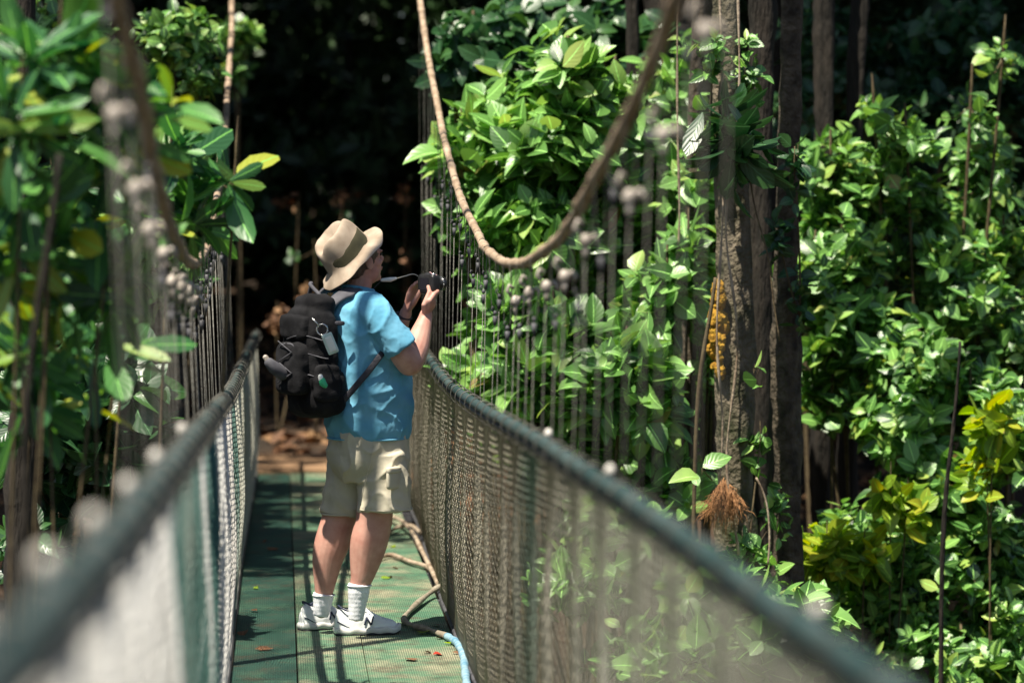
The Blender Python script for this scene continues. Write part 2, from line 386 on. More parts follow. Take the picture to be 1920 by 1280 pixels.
def plant(name, label, cat, base, blobs, leaf, per, mat, tpl='ovate', stem='stem', group=None, srad=.012, up=.5, twig=.1, twigs=40, spread=.9, shell=2.2):
    base = Vector(base); root = empty(name, base, label, cat, group)
    pos, ax, nr, size, tips = whorls(blobs, leaf, per, up, spread, twig, shell=shell)
    link('foliage', leaves_mesh('foliage', pos, ax, nr, size, tpl), M[mat], root)
    b = MB()
    for c, r, n in blobs:
        c = Vector(c); mid = (base + c) / 2 + Vector((random.uniform(-.1, .1), random.uniform(-.1, .1), 0)) * (c - base).length * .22
        pts = [Vector(p) for p in smooth_pts([tuple(base), tuple(mid), tuple(c), tuple(c + Vector((0, 0, r[2] * .7)))], 10)]
        b.tube(pts, [srad * (1 - .6 * i / 10) for i in range(11)], 6)
    idx = rng.choice(len(tips), min(twigs, len(tips)), replace=False)
    cs = [Vector(c) for c, _, _ in blobs]
    for i in idx:
        t = Vector(tips[i]); c = min(cs, key=lambda q: (q - t).length)
        m = (c + t) / 2 + Vector((0, 0, -.03)); b.tube([c, m, t], [srad * .4, srad * .3, srad * .18], 4)
    b.build('stem', M[stem], root)
    return root
def trunk_mesh(keys, seg=22, rough=.20, nscale=9):
    """trunk through (x,y,z,r) keys with fluted, knotty outline"""
    K = sorted(keys, key=lambda k: k[2]); zs = np.array([k[2] for k in K]); n = int(min(170, max(40, (zs[-1] - zs[0]) / .06))); h = np.linspace(zs[0], zs[-1], n)
    cols = [np.interp(h, zs, [k[j] for k in K]) for j in (0, 1, 3)]
    ww = max(3, n // 14) | 1; sm_ = lambda a: np.convolve(np.pad(a, ww // 2, mode='edge'), np.ones(ww) / ww, 'valid')
    cols = [sm_(sm_(a)) for a in cols]; pts = list(zip(cols[0], cols[1], h, cols[2])); b = MB(); rings = []
    for i, p in enumerate(pts):
        c = Vector(p[:3]); r = p[3]; ring = []
        for k in range(seg):
            a = 2 * math.pi * k / seg; d = Vector((math.cos(a), math.sin(a), 0))
            q = c + d * r; ring.append(c + d * r * (1 + rough * 2 * noise.noise(Vector((d.x * 1.2, d.y * 1.2, c.z * 1.1)) * 1.3 + Vector((c.x, 0, 0))) + rough * noise.noise(q * nscale) + rough * .5 * noise.noise(q * 26)))
        rings.append(ring)
    b.loft(rings); return b

# ---------------------------------------------------------------- bridge profile (all z relative to the camera, then +CAMZ)
def interp(tab):
    xs = np.array([a for a, _ in tab], float); ys = np.array([b for _, b in tab], float)
    def f(d):
        return float(sum(np.interp(d + o, xs, ys) for o in (-.8, -.4, 0, .4, .8)) / 5) + CAMZ
    return f
deck_z = interp([(-8, -1.2), (0, -1.55), (6, -1.70), (10, -1.82), (13, -1.865), (14, -1.850), (17, -1.85), (20, -1.86), (24, -1.87)])
railR_z = interp([(-8, -.2), (0, -.53), (4, -.60), (6.3, -.615), (9.64, -.676), (12, -.735), (14, -.775), (16, -.77), (18.2, -.77), (20.8, -.78), (24, -.80)])
railL_z = interp([(-8, .2), (0, -.24), (2.4, -.34), (3.9, -.406), (6.5, -.50), (10, -.62), (13, -.73), (15, -.79), (18.2, -.82), (20.8, -.84), (24, -.87)])
cableR_z = lambda d: CAMZ - .185 + .0262 * (d - 11.7) ** 2
cableL_z = lambda d: CAMZ - .185 + (.0185 if d < 12 else .0175) * (d - 12) ** 2
XR = lambda d: .764 + max(0, min(1, (d - 15) / 4)) * .05
XL = lambda d: -.213 + max(0, d - 16) * .006
END = 23.0

# ---------------------------------------------------------------- ground
def ground_h(x, y):
    sm = lambda a, b, t: (lambda u: u * u * (3 - 2 * u))(max(0, min(1, (t - a) / (b - a))))
    z = -3.6 + 3.42 * sm(17.5, 23.6, y) + .09 * max(0, y - 24) - .09 * max(0, y - 46)
    side = sm(1.2, 7, abs(x - .3)) * 1.1
    z += side * (1 - sm(15, 23, y)) + .6 * sm(-6, -12, y) * 4
    z += .25 * noise.noise(Vector((x * .35, y * .35, 0))) + .08 * noise.noise(Vector((x * 1.7, y * 1.7, 3)))
    if y > 23.2: z = z if abs(x - .3) > 1 else z - .05
    return z
def ground():
    xs = np.concatenate([np.linspace(-400, -20, 14)[:-1], np.linspace(-20, 20, 110), np.linspace(20, 400, 14)[1:]])
    ys = np.concatenate([np.linspace(-300, -15, 10)[:-1], np.linspace(-15, 62, 200), np.linspace(62, 600, 16)[1:]])
    vs = [(x, y, ground_h(x, y)) for y in ys for x in xs]; n = len(xs)
    fs = [(j * n + i, j * n + i + 1, (j + 1) * n + i + 1, (j + 1) * n + i) for j in range(len(ys) - 1) for i in range(n - 1)]
    b = MB(); b.add(vs, fs); o = b.build('ground', M['soil']); tag(o, kind='structure')
ground()

# ---------------------------------------------------------------- the suspension bridge
bridge = empty('suspension_bridge', (.28, 12, deck_z(12)), 'narrow suspension footbridge with green grating deck and wire mesh sides', 'bridge')
UP0 = Vector((0, 0, 1)); M['clip'] = surf('clip', (.5, .47, .42), (.75, .72, .66), 40, .5, .2)
def fence_mesh(side, name='wire_mesh'):
    X = XR if side > 0 else XL; top = railR_z if side > 0 else railL_z
    pitch = .046; d0, d1 = (.6 if side > 0 else .5), END
    NT = 16
    verts = []; faces = []
    def pt(s, t):
        zt = top(s) - .02; zb = deck_z(s) + .015
        fold = .022 * math.sin(s * 2 * math.pi / .70 + side) + .022 * noise.noise(Vector((s * 1.3, t * 1.5, side * 5)))
        bul = fold * math.sin(math.pi * min(1, max(0, t))) * 1.0 + .03 * math.sin(math.pi * t) ** 2 * noise.noise(Vector((s * .5, 0, side * 9)))
        return (X(s) + bul, s, zb + (zt - zb) * t)
    for dr in (1, -1):
        n = int((d1 - d0 + 1.2) / pitch)
        for k in range(n):
            s0 = d0 - (1.1 if dr > 0 else 0) + k * pitch
            pts = []
            for i in range(NT + 1):
                t = i / NT; s = s0 + dr * t * 1.08
                if s < d0 or s > d1: continue
                p = pt(s, t); pts.append((p[0] + dr * .0018, p[1], p[2]))
            if len(pts) < 2: continue
            r = .0023; b = len(verts); m = len(pts)
            for p in pts:
                verts += [(p[0] + r, p[1], p[2]), (p[0] - r * .5, p[1] + r * .87, p[2] + r * .3), (p[0] - r * .5, p[1] - r * .87, p[2] - r * .3)]
            for i in range(m - 1):
                for q in range(3):
                    q2 = (q + 1) % 3; faces.append((b + i * 3 + q, b + i * 3 + q2, b + i * 3 + 3 + q2, b + i * 3 + 3 + q))
    me = bpy.data.meshes.new(name); me.from_pydata(verts, [], faces); me.update()
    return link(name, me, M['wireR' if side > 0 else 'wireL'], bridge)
for side in (1, -1):
    fence_mesh(side)
    X = XR if side > 0 else XL; zf = railR_z if side > 0 else railL_z
    ds = np.arange(.3, END + .6, .12)
    b = MB(); b.tube([(X(d) + .006 * noise.noise(Vector((d * 2, side, 0))), d, zf(d) + .006 * noise.noise(Vector((d * 1.5, side, 4)))) for d in ds],
                     [(.019 if d < 14.6 or side > 0 else .019 - .007 * min(1, (d - 14.6))) + .005 * noise.noise(Vector((d * 2.2, 1, side))) for d in ds], 12)
    rail = b.build('handrail', M['rail_hose'], bridge)
    b = MB(); b.tube([(X(d) + .004, d, zf(d) - .031) for d in ds], .0115, 8); b.build('under_cable', M['rail_under'], rail)
    # tie wires lashing the mesh to the rail
    for d in np.arange(2.2, END, .35):
        b = MB(); cx, cz = X(d) + .003, zf(d) - .012
        b.tube([(cx + .034 * math.cos(a), d + .012 * math.sin(a * .5), cz + .040 * math.sin(a)) for a in np.linspace(0, 6.28, 15)], .0024, 5)
        b.build('tie_wire', M['steel'], rail)
    for d in ((2.43, 3.19, 3.99, 4.9, 6.0, 7.6) if side < 0 else (4.6, 7.55, 9.3)):      # pale rope clips on the outer side of the handrail
        c = Vector((X(d) + (.018 if side > 0 else -.020), d, zf(d) + .026)); A = (Vector((1, 0, 0)), Vector((0, 1, 0)), UP0)
        MB().ell(c, A, (.012, .014, .016), 10, 7).ell(c + Vector((0, .004, -.018)), A, (.010, .010, .012), 10, 7).build('rope_clip', M['clip'], rail)
    # bottom edge cable of the mesh
    b = MB(); b.tube([(X(d), d, deck_z(d) + .012) for d in ds], .012, 8); b.build('bottom_cable', M['rail_under'], bridge)
    # main cable
    cz = cableR_z if side > 0 else cableL_z; cx = .84 if side > 0 else -.31
    ds2 = np.arange(-2, END + 1.5, .06)
    pts = [(cx + .012 * noise.noise(Vector((d * .9, side, 1))), d, cz(d) + .010 * noise.noise(Vector((d * 1.1, side, 7)))) for d in ds2]
    rad = [.0175 + .005 * noise.noise(Vector((d * 4, 2, side))) + (.003 if (i % 7 == 0) else 0) for i, d in enumerate(ds2)]
    b = MB(); b.tube(pts, rad, 12); b.build('main_cable', M['rope'], bridge)
# suspenders, each with its clamp
sus = []
for side in (1, -1):
    for k, d in enumerate(np.arange(5.9, 19.2, .35)): sus.append((float(d), side, k))
sus.sort()
def suspender(d, side, k, rodb, clb):
    X = .84 if side > 0 else -.31; cz = (cableR_z if side > 0 else cableL_z)(d)
    X = X + .012 * noise.noise(Vector((d * .9, side, 1)))
    drop = (.21 if k % 2 else .11) + .02 * math.sin(k * 7.1) + max(0, d - 15.8) * .2
    top = cz - .012; j = .006 * math.sin(k * 3.7)
    zk = top - drop; bx = (XR(d) + .035) if side > 0 else (XL(d) - .035)
    # loop over the cable down to the clamp, then the long rod to the deck edge
    rodb.tube([(X - .014, d, top + .022), (X - .017, d, top), (X - .012 + j, d, zk + .02), (X - .006 + j, d, zk)], .0018, 5)
    rodb.tube([(X + .014, d, top + .022), (X + .017, d, top), (X + .012 + j, d, zk + .02), (X + .006 + j, d, zk)], .0018, 5)
    rodb.tube([(X - .014, d, top + .022), (X, d, top + .031), (X + .014, d, top + .022)], .0018, 5)
    rodb.tube([(X + j, d, zk + .01), ((X + bx) / 2, d, (zk + deck_z(d)) / 2), (bx, d, deck_z(d) - .03)], .0015, 6)
    A = (Vector((1, 0, 0)), Vector((0, 1, 0)), Vector((0, 0, 1))); c = Vector((X + j, d, zk))
    big = d < 11.6 and k % 2 == (0 if d > 8 else 1)
    q = 1.25 if big else .55
    clb.ell(c, A, (.015 * q, .013 * q, .017 * q), 12, 8)
    if big:      # frayed rope end and bulldog clip
        clb.tube([c + Vector((.010, 0, .006)), c + Vector((.026, -.004, .016)), c + Vector((.033, -.006, .004)), c + Vector((.030, -.004, -.012))], [.008, .0075, .006, .004], 8)
    clb.tube([c + Vector((-.012, -.002, .014)) * q, c + Vector((-.024, -.004, .03)) * q, c + Vector((-.018, -.004, .045)) * q, c + Vector((-.004, 0, .036)) * q], .0055 * q, 6)
    clb.tube([c + Vector((0, 0, -.012)), c + Vector((0, 0, -.05))], [.010, .006], 8)
far_r, far_c = MB(), MB()
for i, (d, side, k) in enumerate(sus):
    if i < 98:
        rb, cb = MB(), MB(); suspender(d, side, k, rb, cb)
        o = rb.build('suspender_rod', M['steel'], bridge); cb.build('rope_clamp', M['clamp' if (d < 11.6 and k % 2 == (0 if d > 8 else 1)) else 'rail_under'], o)
    else: suspender(d, side, k, far_r, far_c)
if far_r.v: o = far_r.build('suspender_rod', M['steel'], bridge); tag(o, kind='stuff')
else: far_c = MB()
if far_c.v: far_c.build('rope_clamp', M['rail_under'], o)
# deck panels: two abreast, with a seam between, every 2.4 m along
def deck_panel(x0, x1, y0, y1, dz, mt='deck'):
    b = MB(); n = 8; th = .03; rings = []
    for i in range(n + 1):
        y = y0 + (y1 - y0) * i / n; z = deck_z(y) + dz
        rings.append([Vector((x0, y, z)), Vector((x1, y, z)), Vector((x1, y, z - th)), Vector((x0, y, z - th))])
    b.loft(rings); return b.build('deck_panel', M[mt], bridge, smooth=False)
y = 1.0; k = 0
while y < END:
    y1 = min(END, y + 2.35)
    deck_panel(-.20, .062, y, y1 - .006, -.003, 'deck_teal_shade'); deck_panel(.069, .347, y, y1 - .006, 0); deck_panel(.352, .75, y, y1 - .006, -.002)
    y += 2.35; k += 1
for d in np.arange(1.5, END, 1.17):
    b = MB(); b.box((.28, d, deck_z(d) - .065), (Vector((1, 0, 0)), Vector((0, 1, 0)), Vector((0, 0, 1))), (.60, .03, .028)); b.build('cross_beam', M['rail_under'], bridge, smooth=False)

# wooden landing steps at the far end
ld = empty('wooden_landing', (.3, 24, .2), 'brown wooden plank landing at the far end of the footbridge', 'landing')
zz = deck_z(END)
for i in range(6):
    b = MB(); yy = END + .12 + i * .26
    b.box((.28 + .02 * math.sin(i * 5), yy, zz + .006 * math.sin(i * 3) ), (Vector((1, 0, 0)), Vector((0, 1, 0)), Vector((0, 0, 1))), (.62, .118, .022))
    b.build('plank', M['wood'], ld, smooth=False)

# curved pipe and hose on the deck
pp = MB()
dk = lambda px, py, h=.014: (lambda Y: P(px, py, Y))(None)
def on_deck(px, py, h):
    """point on the deck (h above it) seen at px,py"""
    Y = 14.0
    for _ in range(30):
        p = P(px, py, Y); Y += (p.z - deck_z(Y) - h) * 6
        Y = max(11, min(23, Y))
    return P(px, py, Y)
hose = empty('bent_branch', on_deck(760, 1162, .02), 'bent tan branch lying on the deck beside the white shoe', 'branch')
kp = [on_deck(826, 1098, .05), on_deck(805, 1112, .03), on_deck(775, 1138, .02), on_deck(757, 1160, .02), on_deck(775, 1172, .016), on_deck(805, 1180, .015), on_deck(838, 1192, .015)]
b = MB(); b.tube([Vector(p) for p in smooth_pts([tuple(p) for p in kp], 30)], [.013 + .003 * math.sin(i * .9) for i in range(31)], 10); b.build('limb', M['pipe'], hose)
kp2 = [on_deck(838, 1192, .015), on_deck(856, 1204, .016), on_deck(868, 1226, .016), on_deck(872, 1256, .02), on_deck(876, 1290, .02)]
o = MB().tube([Vector(p) for p in smooth_pts([tuple(p) for p in kp2], 24)], [.0165 + .002 * math.sin(i * 1.7) for i in range(25)], 10).build('deck_hose', M['tape'])
tag(o, 'pale blue taped hose along the right edge of the deck', 'hose')
# root-like cable loops behind the man's legs
for i, (lab, kk) in enumerate([('pale twisted root looping over the deck behind the knees', [(728, 968, .03), (752, 975, .06), (775, 1000, .05), (790, 1030, .04), (806, 1062, .03), (822, 1095, .03)]),
                          ('straight pale root crossing the deck behind the calves', [(700, 1046, .02), (735, 1040, .02), (768, 1052, .02), (800, 1062, .02), (820, 1080, .02)]),
                          ('thin pale root nearest the sagging mesh bottom', [(715, 1005, .02), (742, 990, .02), (770, 985, .02), (790, 1000, .03)])]):
    pts = [tuple(on_deck(a, b_, h)) for a, b_, h in kk]
    o = MB().tube([Vector(p) for p in smooth_pts(pts, 24)], [.012 + .004 * noise.noise(Vector((q, i, 0))) for q in np.arange(25) * .4], 8).build('aerial_root', M['vine'])
    tag(o, lab, 'root', 'roots lying on the deck')

# ---------------------------------------------------------------- the man
YM = 14.0
def Q(px, py, dd=0.0): return P(px, py, YM + dd)
F = Vector((.87, .49, 0)).normalized(); RT = Vector((F.y, -F.x, 0)); UP = Vector((0, 0, 1))
man = empty('person', Vector((Q(665, 1190).x, YM, deck_z(YM))), 'person in blue t-shirt, khaki shorts and tan hat standing on the bridge, aiming a camera', 'person')
def chain(b, keys, seg=16, n=18, flat=None, ends=True):
    """tapered limb through (px,py,dd,r)"""
    pts = [tuple(Q(k[0], k[1], k[2])) + (k[3],) for k in keys]
    s = smooth_pts(pts, n) if len(pts) > 2 else [np.array(p) for p in (pts[0], pts[-1])]
    b.tube([Vector(q[:3]) for q in s], [max(.003, q[3]) for q in s], seg, round_ends=ends, flat=flat)
TORSO = [(838, 690, .155, .170), (800, 690, .174, .182), (765, 691, .182, .184), (725, 691, .180, .184), (685, 687, .170, .186), (645, 681, .158, .190), (605, 674, .146, .196), (580, 669, .130, .186), (562, 666, .095, .135), (550, 665, .070, .085)]
def torso(b, grow=0, rows=TORSO, seg=40):
    rings = []
    ks = smooth_pts([(r[1], r[0], r[2], r[3]) for r in rows], 30)
    for cx, cy, a, w_ in ks:
        c = Q(cx, cy); ring = []
        for k in range(seg):
            t = 2 * math.pi * k / seg; ct, st = math.cos(t), math.sin(t)
            q = lambda x: math.copysign(abs(x) ** .9, x)
            ring.append(c + F * (a + grow) * q(ct) + RT * (w_ + grow) * q(st))
        rings.append(ring)
    b.loft(rings)
# --- bare body: one continuous surface
b = MB(); torso(b, -.026)
chain(b, [(667, 568, 0, .06), (672, 545, 0, .056), (676, 520, .005, .054), (676, 505, 0, .058)])           # neck
hc = Q(676, 487)                                                                                            # head
HT = R(12); HF = (F * math.cos(HT) + UP * math.sin(HT)).normalized(); HU = RT.cross(HF).normalized()
if HU.z < 0: HU = -HU
HX = (HF, RT, HU)
b.ell(hc + HU * .022, HX, (.094, .076, .092), 28, 18)
b.ell(hc + HF * .028 - HU * .045, HX, (.058, .058, .070), 22, 14)
b.ell(hc + HF * .062 - HU * .092, HX, (.022, .026, .018), 14, 10)          # chin
b.tube([hc + HF * .088 + HU * .018, hc + HF * .106 - HU * .018, hc + HF * .098 - HU * .028], [.008, .013, .012], 10, round_ends=True)  # nose
for s in (-1, 1):
    b.ell(hc + HF * .088 + RT * .012 * s - HU * .028, HX, (.012, .010, .008), 10, 8)
    b.ell(hc + HF * .084 + RT * .032 * s + HU * .022, HX, (.012, .022, .007), 10, 8)      # brow
    b.ell(hc - HF * .004 + RT * .078 * s - HU * .012, HX, (.020, .009, .032), 14, 10)     # ear
    b.ell(hc + HF * .052 + RT * .042 * s - HU * .024, HX, (.026, .022, .024), 14, 10)     # cheek
b.ell(hc + HF * .088 - HU * .052, HX, (.010, .024, .006), 12, 8); b.ell(hc + HF * .086 - HU * .062, HX, (.010, .020, .006), 12, 8)
# near (right) arm
chain(b, [(690, 590, -.13, .048), (718, 614, -.18, .048), (742, 645, -.20, .052), (757, 664, -.19, .060), (768, 679, -.17, .060)])
chain(b, [(769, 676, -.17, .061), (780, 652, -.12, .058), (789, 625, -.08, .046), (796, 602, -.05, .034), (799, 590, -.04, .029)])
# far (left) arm
chain(b, [(640, 585, .15, .062), (680, 630, .21, .056), (727, 668, .21, .050)])
chain(b, [(727, 668, .21, .050), (744, 630, .16, .042), (757, 598, .12, .029), (761, 586, .11, .027)])
# hands: palm and five fingers
def hand(b, wrist, knuck, across, curls, thumb, pr=.017):
    """wrist, knuckle centre, unit vector across the knuckles (index first), curls: lists of offsets per finger, thumb points"""
    wv = Vector(wrist); kv = Vector(knuck)
    for i in range(4):
        o = across * (.030 - .020 * i)
        b.tube([wv + o * .5, wv.lerp(kv + o, .5), kv + o], [.015, .0145, .0115], 12, round_ends=True)
    fr = [.0095, .0100, .0095, .0082]; ln = [.95, 1.05, 1, .8]
    for i in range(4):
        o = across * (.030 - .020 * i); p = kv + o; pts = [p]
        for c in curls: pts.append(pts[-1] + Vector(c) * ln[i])
        b.tube(pts, [fr[i] * 1.05, fr[i], fr[i] * .94, fr[i] * .84][:len(pts)], 10, round_ends=True)
    b.tube([Vector(t) for t in thumb], [.0145, .0125, .0112, .0095][:len(thumb)], 10, round_ends=True)
px = lambda dx, dy, dd=0: Vector((dx / 428, dd, -dy / 428))
CB = Q(804, 532, .0)                   # camera body centre
# right hand cups the camera from below, fingers wrapped up round its front, thumb on its back
kr = Q(811, 557, -.080)
hand(b, Q(799, 590, -.045), kr, (UP * .66 + F * .55) * .80, [(F * .016 + UP * .008 - RT * .004), (F * .012 - RT * .020 + UP * .004), (-RT * .016 + UP * .001)],
     [Q(797, 586, -.06), Q(795, 572, -.085), CB - F * .034 + RT * .062 - UP * .034, CB - F * .034 + RT * .050 - UP * .012])
pa = (Q(811, 557, -.080) - Q(799, 590, -.045)).normalized(); b.ell(Q(804, 573, -.066), (pa.cross(RT).normalized(), RT, pa), (.034, .017, .040), 16, 12)
# left hand holds the far end, fingers together and upright
kl = Q(773, 549, .09)
hand(b, Q(761, 586, .11), kl, (F * .75 - RT * .3 + UP * .1).normalized() * .86, [px(3, -11, -.006), px(5, -8, -.012), px(5, -2, -.012)],
     [Q(766, 580, .09), Q(777, 566, .05), Q(784, 554, .035), Q(788, 545, .03)])
# legs (thigh, knee, calf, ankle), then feet inside the shoes
chain(b, [(708, 850, -.085, .078), (708, 910, -.085, .078), (703, 955, -.085, .080), (701, 978, -.085, .080), (692, 1015, -.085, .082), (686, 1045, -.085, .072), (679, 1080, -.09, .052), (674, 1096, -.09, .042), (672, 1120, -.09, .033), (669, 1152, -.09, .030)], 20, 30)
chain(b, [(660, 850, .085, .074), (648, 910, .085, .075), (640, 958, .085, .078), (632, 985, .085, .077), (622, 1020, .085, .078), (614, 1050, .085, .068), (609, 1095, .085, .047), (607, 1114, .085, .039), (605, 1125, .085, .033), (603, 1146, .085, .030)], 20, 30)
def ground_pt(px_, py_):
    p = on_deck(px_, py_, 0); return Vector((p.x, p.y, deck_z(p.y)))
HEELS = ((ground_pt(628, 1189), R(8), .288), (ground_pt(563, 1181), R(26), .285))
for hp, an, LL in HEELS:
    fd = Vector((math.cos(an), math.sin(an), 0))
    b.tube([hp + fd * .085 + UP * .075, hp + fd * .12 + UP * .052, hp + fd * .17 + UP * .044, hp + fd * .225 + UP * .040], [.026, .024, .020, .014], 12, round_ends=True)
body_mesh = b.remesh('body', M['skin'], man, .0042, 3).data
# eyes
b = MB()
for s in (-1, 1): b.ell(hc + HF * .084 + RT * .031 * s + HU * .008, HX, (.010, .013, .008), 12, 8)
b.build('eye', M['eye'], man)
# hair: short, showing below the hat at the nape and over the ears
b = MB(); b.ell(hc + HU * .028 - HF * .010, HX, (.100, .083, .094), 26, 16); b.ell(hc - HF * .045 - HU * .020, HX, (.056, .070, .060), 22, 14)
ho = b.remesh('hair', M['hair'], man, .006, 2, lambda c: .003 * noise.noise(c * 90)); hair_mesh = ho.data

# --- shirt
def folds(c, amp=.010):
    a = noise.noise(Vector((c.x * 9, c.y * 9, c.z * 5.5)) + Vector((3, 1, 2)))
    d = (c.x * .6 + c.z * .8)
    e = math.sin(d * 46 + 5 * noise.noise(c * 4)) * noise.noise(c * 3.3 + Vector((5, 5, 5)))
    r1 = (1 - abs(noise.noise(Vector((c.x * 6 + c.z * 3, c.y * 6, c.z * 5 - c.x * 3)) + Vector((9, 2, 4)))) * 2.2) ; r1 = max(0, r1) ** 3
    r2 = (1 - abs(noise.noise(Vector((c.x * 11 - c.z * 5, c.y * 11, c.z * 9 + c.x * 4)) + Vector((1, 7, 4)))) * 2.2) ; r2 = max(0, r2) ** 3
    return amp * (a * .7 + e * .9 + r1 * .75 + r2 * .4 - .5) + .0012 * noise.noise(c * 60)
b = MB()
rows = [(822, 690, .162, .172)] + TORSO[1:-1] + [(546, 666, .075, .09)]
torso(b, .010, rows)
chain(b, [(672, 568, -.03, .075), (692, 578, -.12, .076), (708, 592, -.17, .075), (728, 620, -.19, .074), (744, 641, -.20, .072), (754, 654, -.20, .072)], 24, 20, ends=False)
chain(b, [(660, 568, .03, .074), (645, 578, .12, .073), (652, 600, .17, .070), (690, 640, .21, .066)], 20, 16, ends=False)
sh = b.remesh('shirt', M['shirt'], man, .006, 3, folds)
# neck band and seams
b = MB(); nc = Q(672, 543)
b.tube([nc + F * (.066 * math.cos(t)) + RT * .064 * math.sin(t) + UP * (-.012 * math.cos(t) + .004) for t in np.linspace(0, 2 * math.pi, 33)], .0085, 8)
b.build('collar', M['shirt'], sh)
b = MB()
ax0, ax1 = Q(728, 620, -.19), Q(754, 654, -.20); tdir = (ax1 - ax0).normalized(); uu = tdir.orthogonal().normalized(); vv = tdir.cross(uu)
b.tube([ax1 - tdir * .006 + (uu * math.cos(t) + vv * math.sin(t)) * .0695 for t in np.linspace(0, 2 * math.pi, 41)], .0026, 6)
b.tube([Q(690, 820) + F * (.173 * math.cos(t)) + RT * .184 * math.sin(t) for t in np.linspace(0, 2 * math.pi, 61)], .0045, 6)
b.build('hem', M['shirt'], sh)
# --- shorts
b = MB()
torso(b, .006, [(900, 692, .120, .150), (870, 692, .158, .176), (838, 691, .162, .176), (812, 690, .160, .172), (800, 690, .155, .168)])
chain(b, [(716, 850, -.085, .100), (719, 890, -.085, .109), (721, 925, -.085, .115), (722, 955, -.085, .118)], 30, 16, ends=False)
chain(b, [(662, 850, .085, .098), (656, 890, .085, .100), (650, 925, .085, .100), (645, 964, .085, .098)], 30, 16, ends=False)
def sfold(c):
    r2 = max(0, 1 - abs(noise.noise(Vector((c.x * 10 - c.z * 4, c.y * 10, c.z * 6 + c.x * 5)))) * 2.2) ** 3
    return .008 * r2 + .009 * noise.noise(Vector((c.x * 14, c.y * 14, c.z * 7))) + .009 * math.sin(c.z * 60 + c.x * 30 + 6 * noise.noise(c * 5)) * noise.noise(c * 6) + .001 * noise.noise(c * 70)
shorts = b.remesh('shorts', M['khaki'], man, .006, 2, sfold)
# cargo pocket with flap on the near leg
def patch(b, c, u, v, n, hu, hv, th, seg=6):
    """rounded flat patch bent round the leg"""
    b.box(c, (u, v, n), (hu, hv, th))
pc = Q(738, 898, -.198); pn = (RT * .92 + F * .38).normalized(); pu = UP.cross(pn).normalized()
for nm, dz, hv, th in (('pocket', 0, .044, .011), ('pocket_flap', .040, .014, .016)):
    b = MB(); b.ell(pc + UP * dz, (pu, UP, pn), (.048, hv, th), 24, 10, .35, .6); b.build(nm, M['khaki'], shorts)
b = MB()
for cx, cy, dd, r in ((722, 953, -.085, .1195), (645, 962, .085, .0995)):
    c = Q(cx, cy, dd); b.tube([c + F * r * math.cos(t) + RT * r * math.sin(t) for t in np.linspace(0, 2 * math.pi, 41)], .004, 6)
b.build('hem', M['khaki'], shorts)
b = MB()
for line in ([(700, 832, -.185), (694, 868, -.198), (684, 905, -.20), (676, 948, -.19)],):
    b.tube([Vector(p) for p in smooth_pts([tuple(Q(*k)) for k in line], 16)], .0018, 5)
b.build('seam', M['khaki'], shorts)
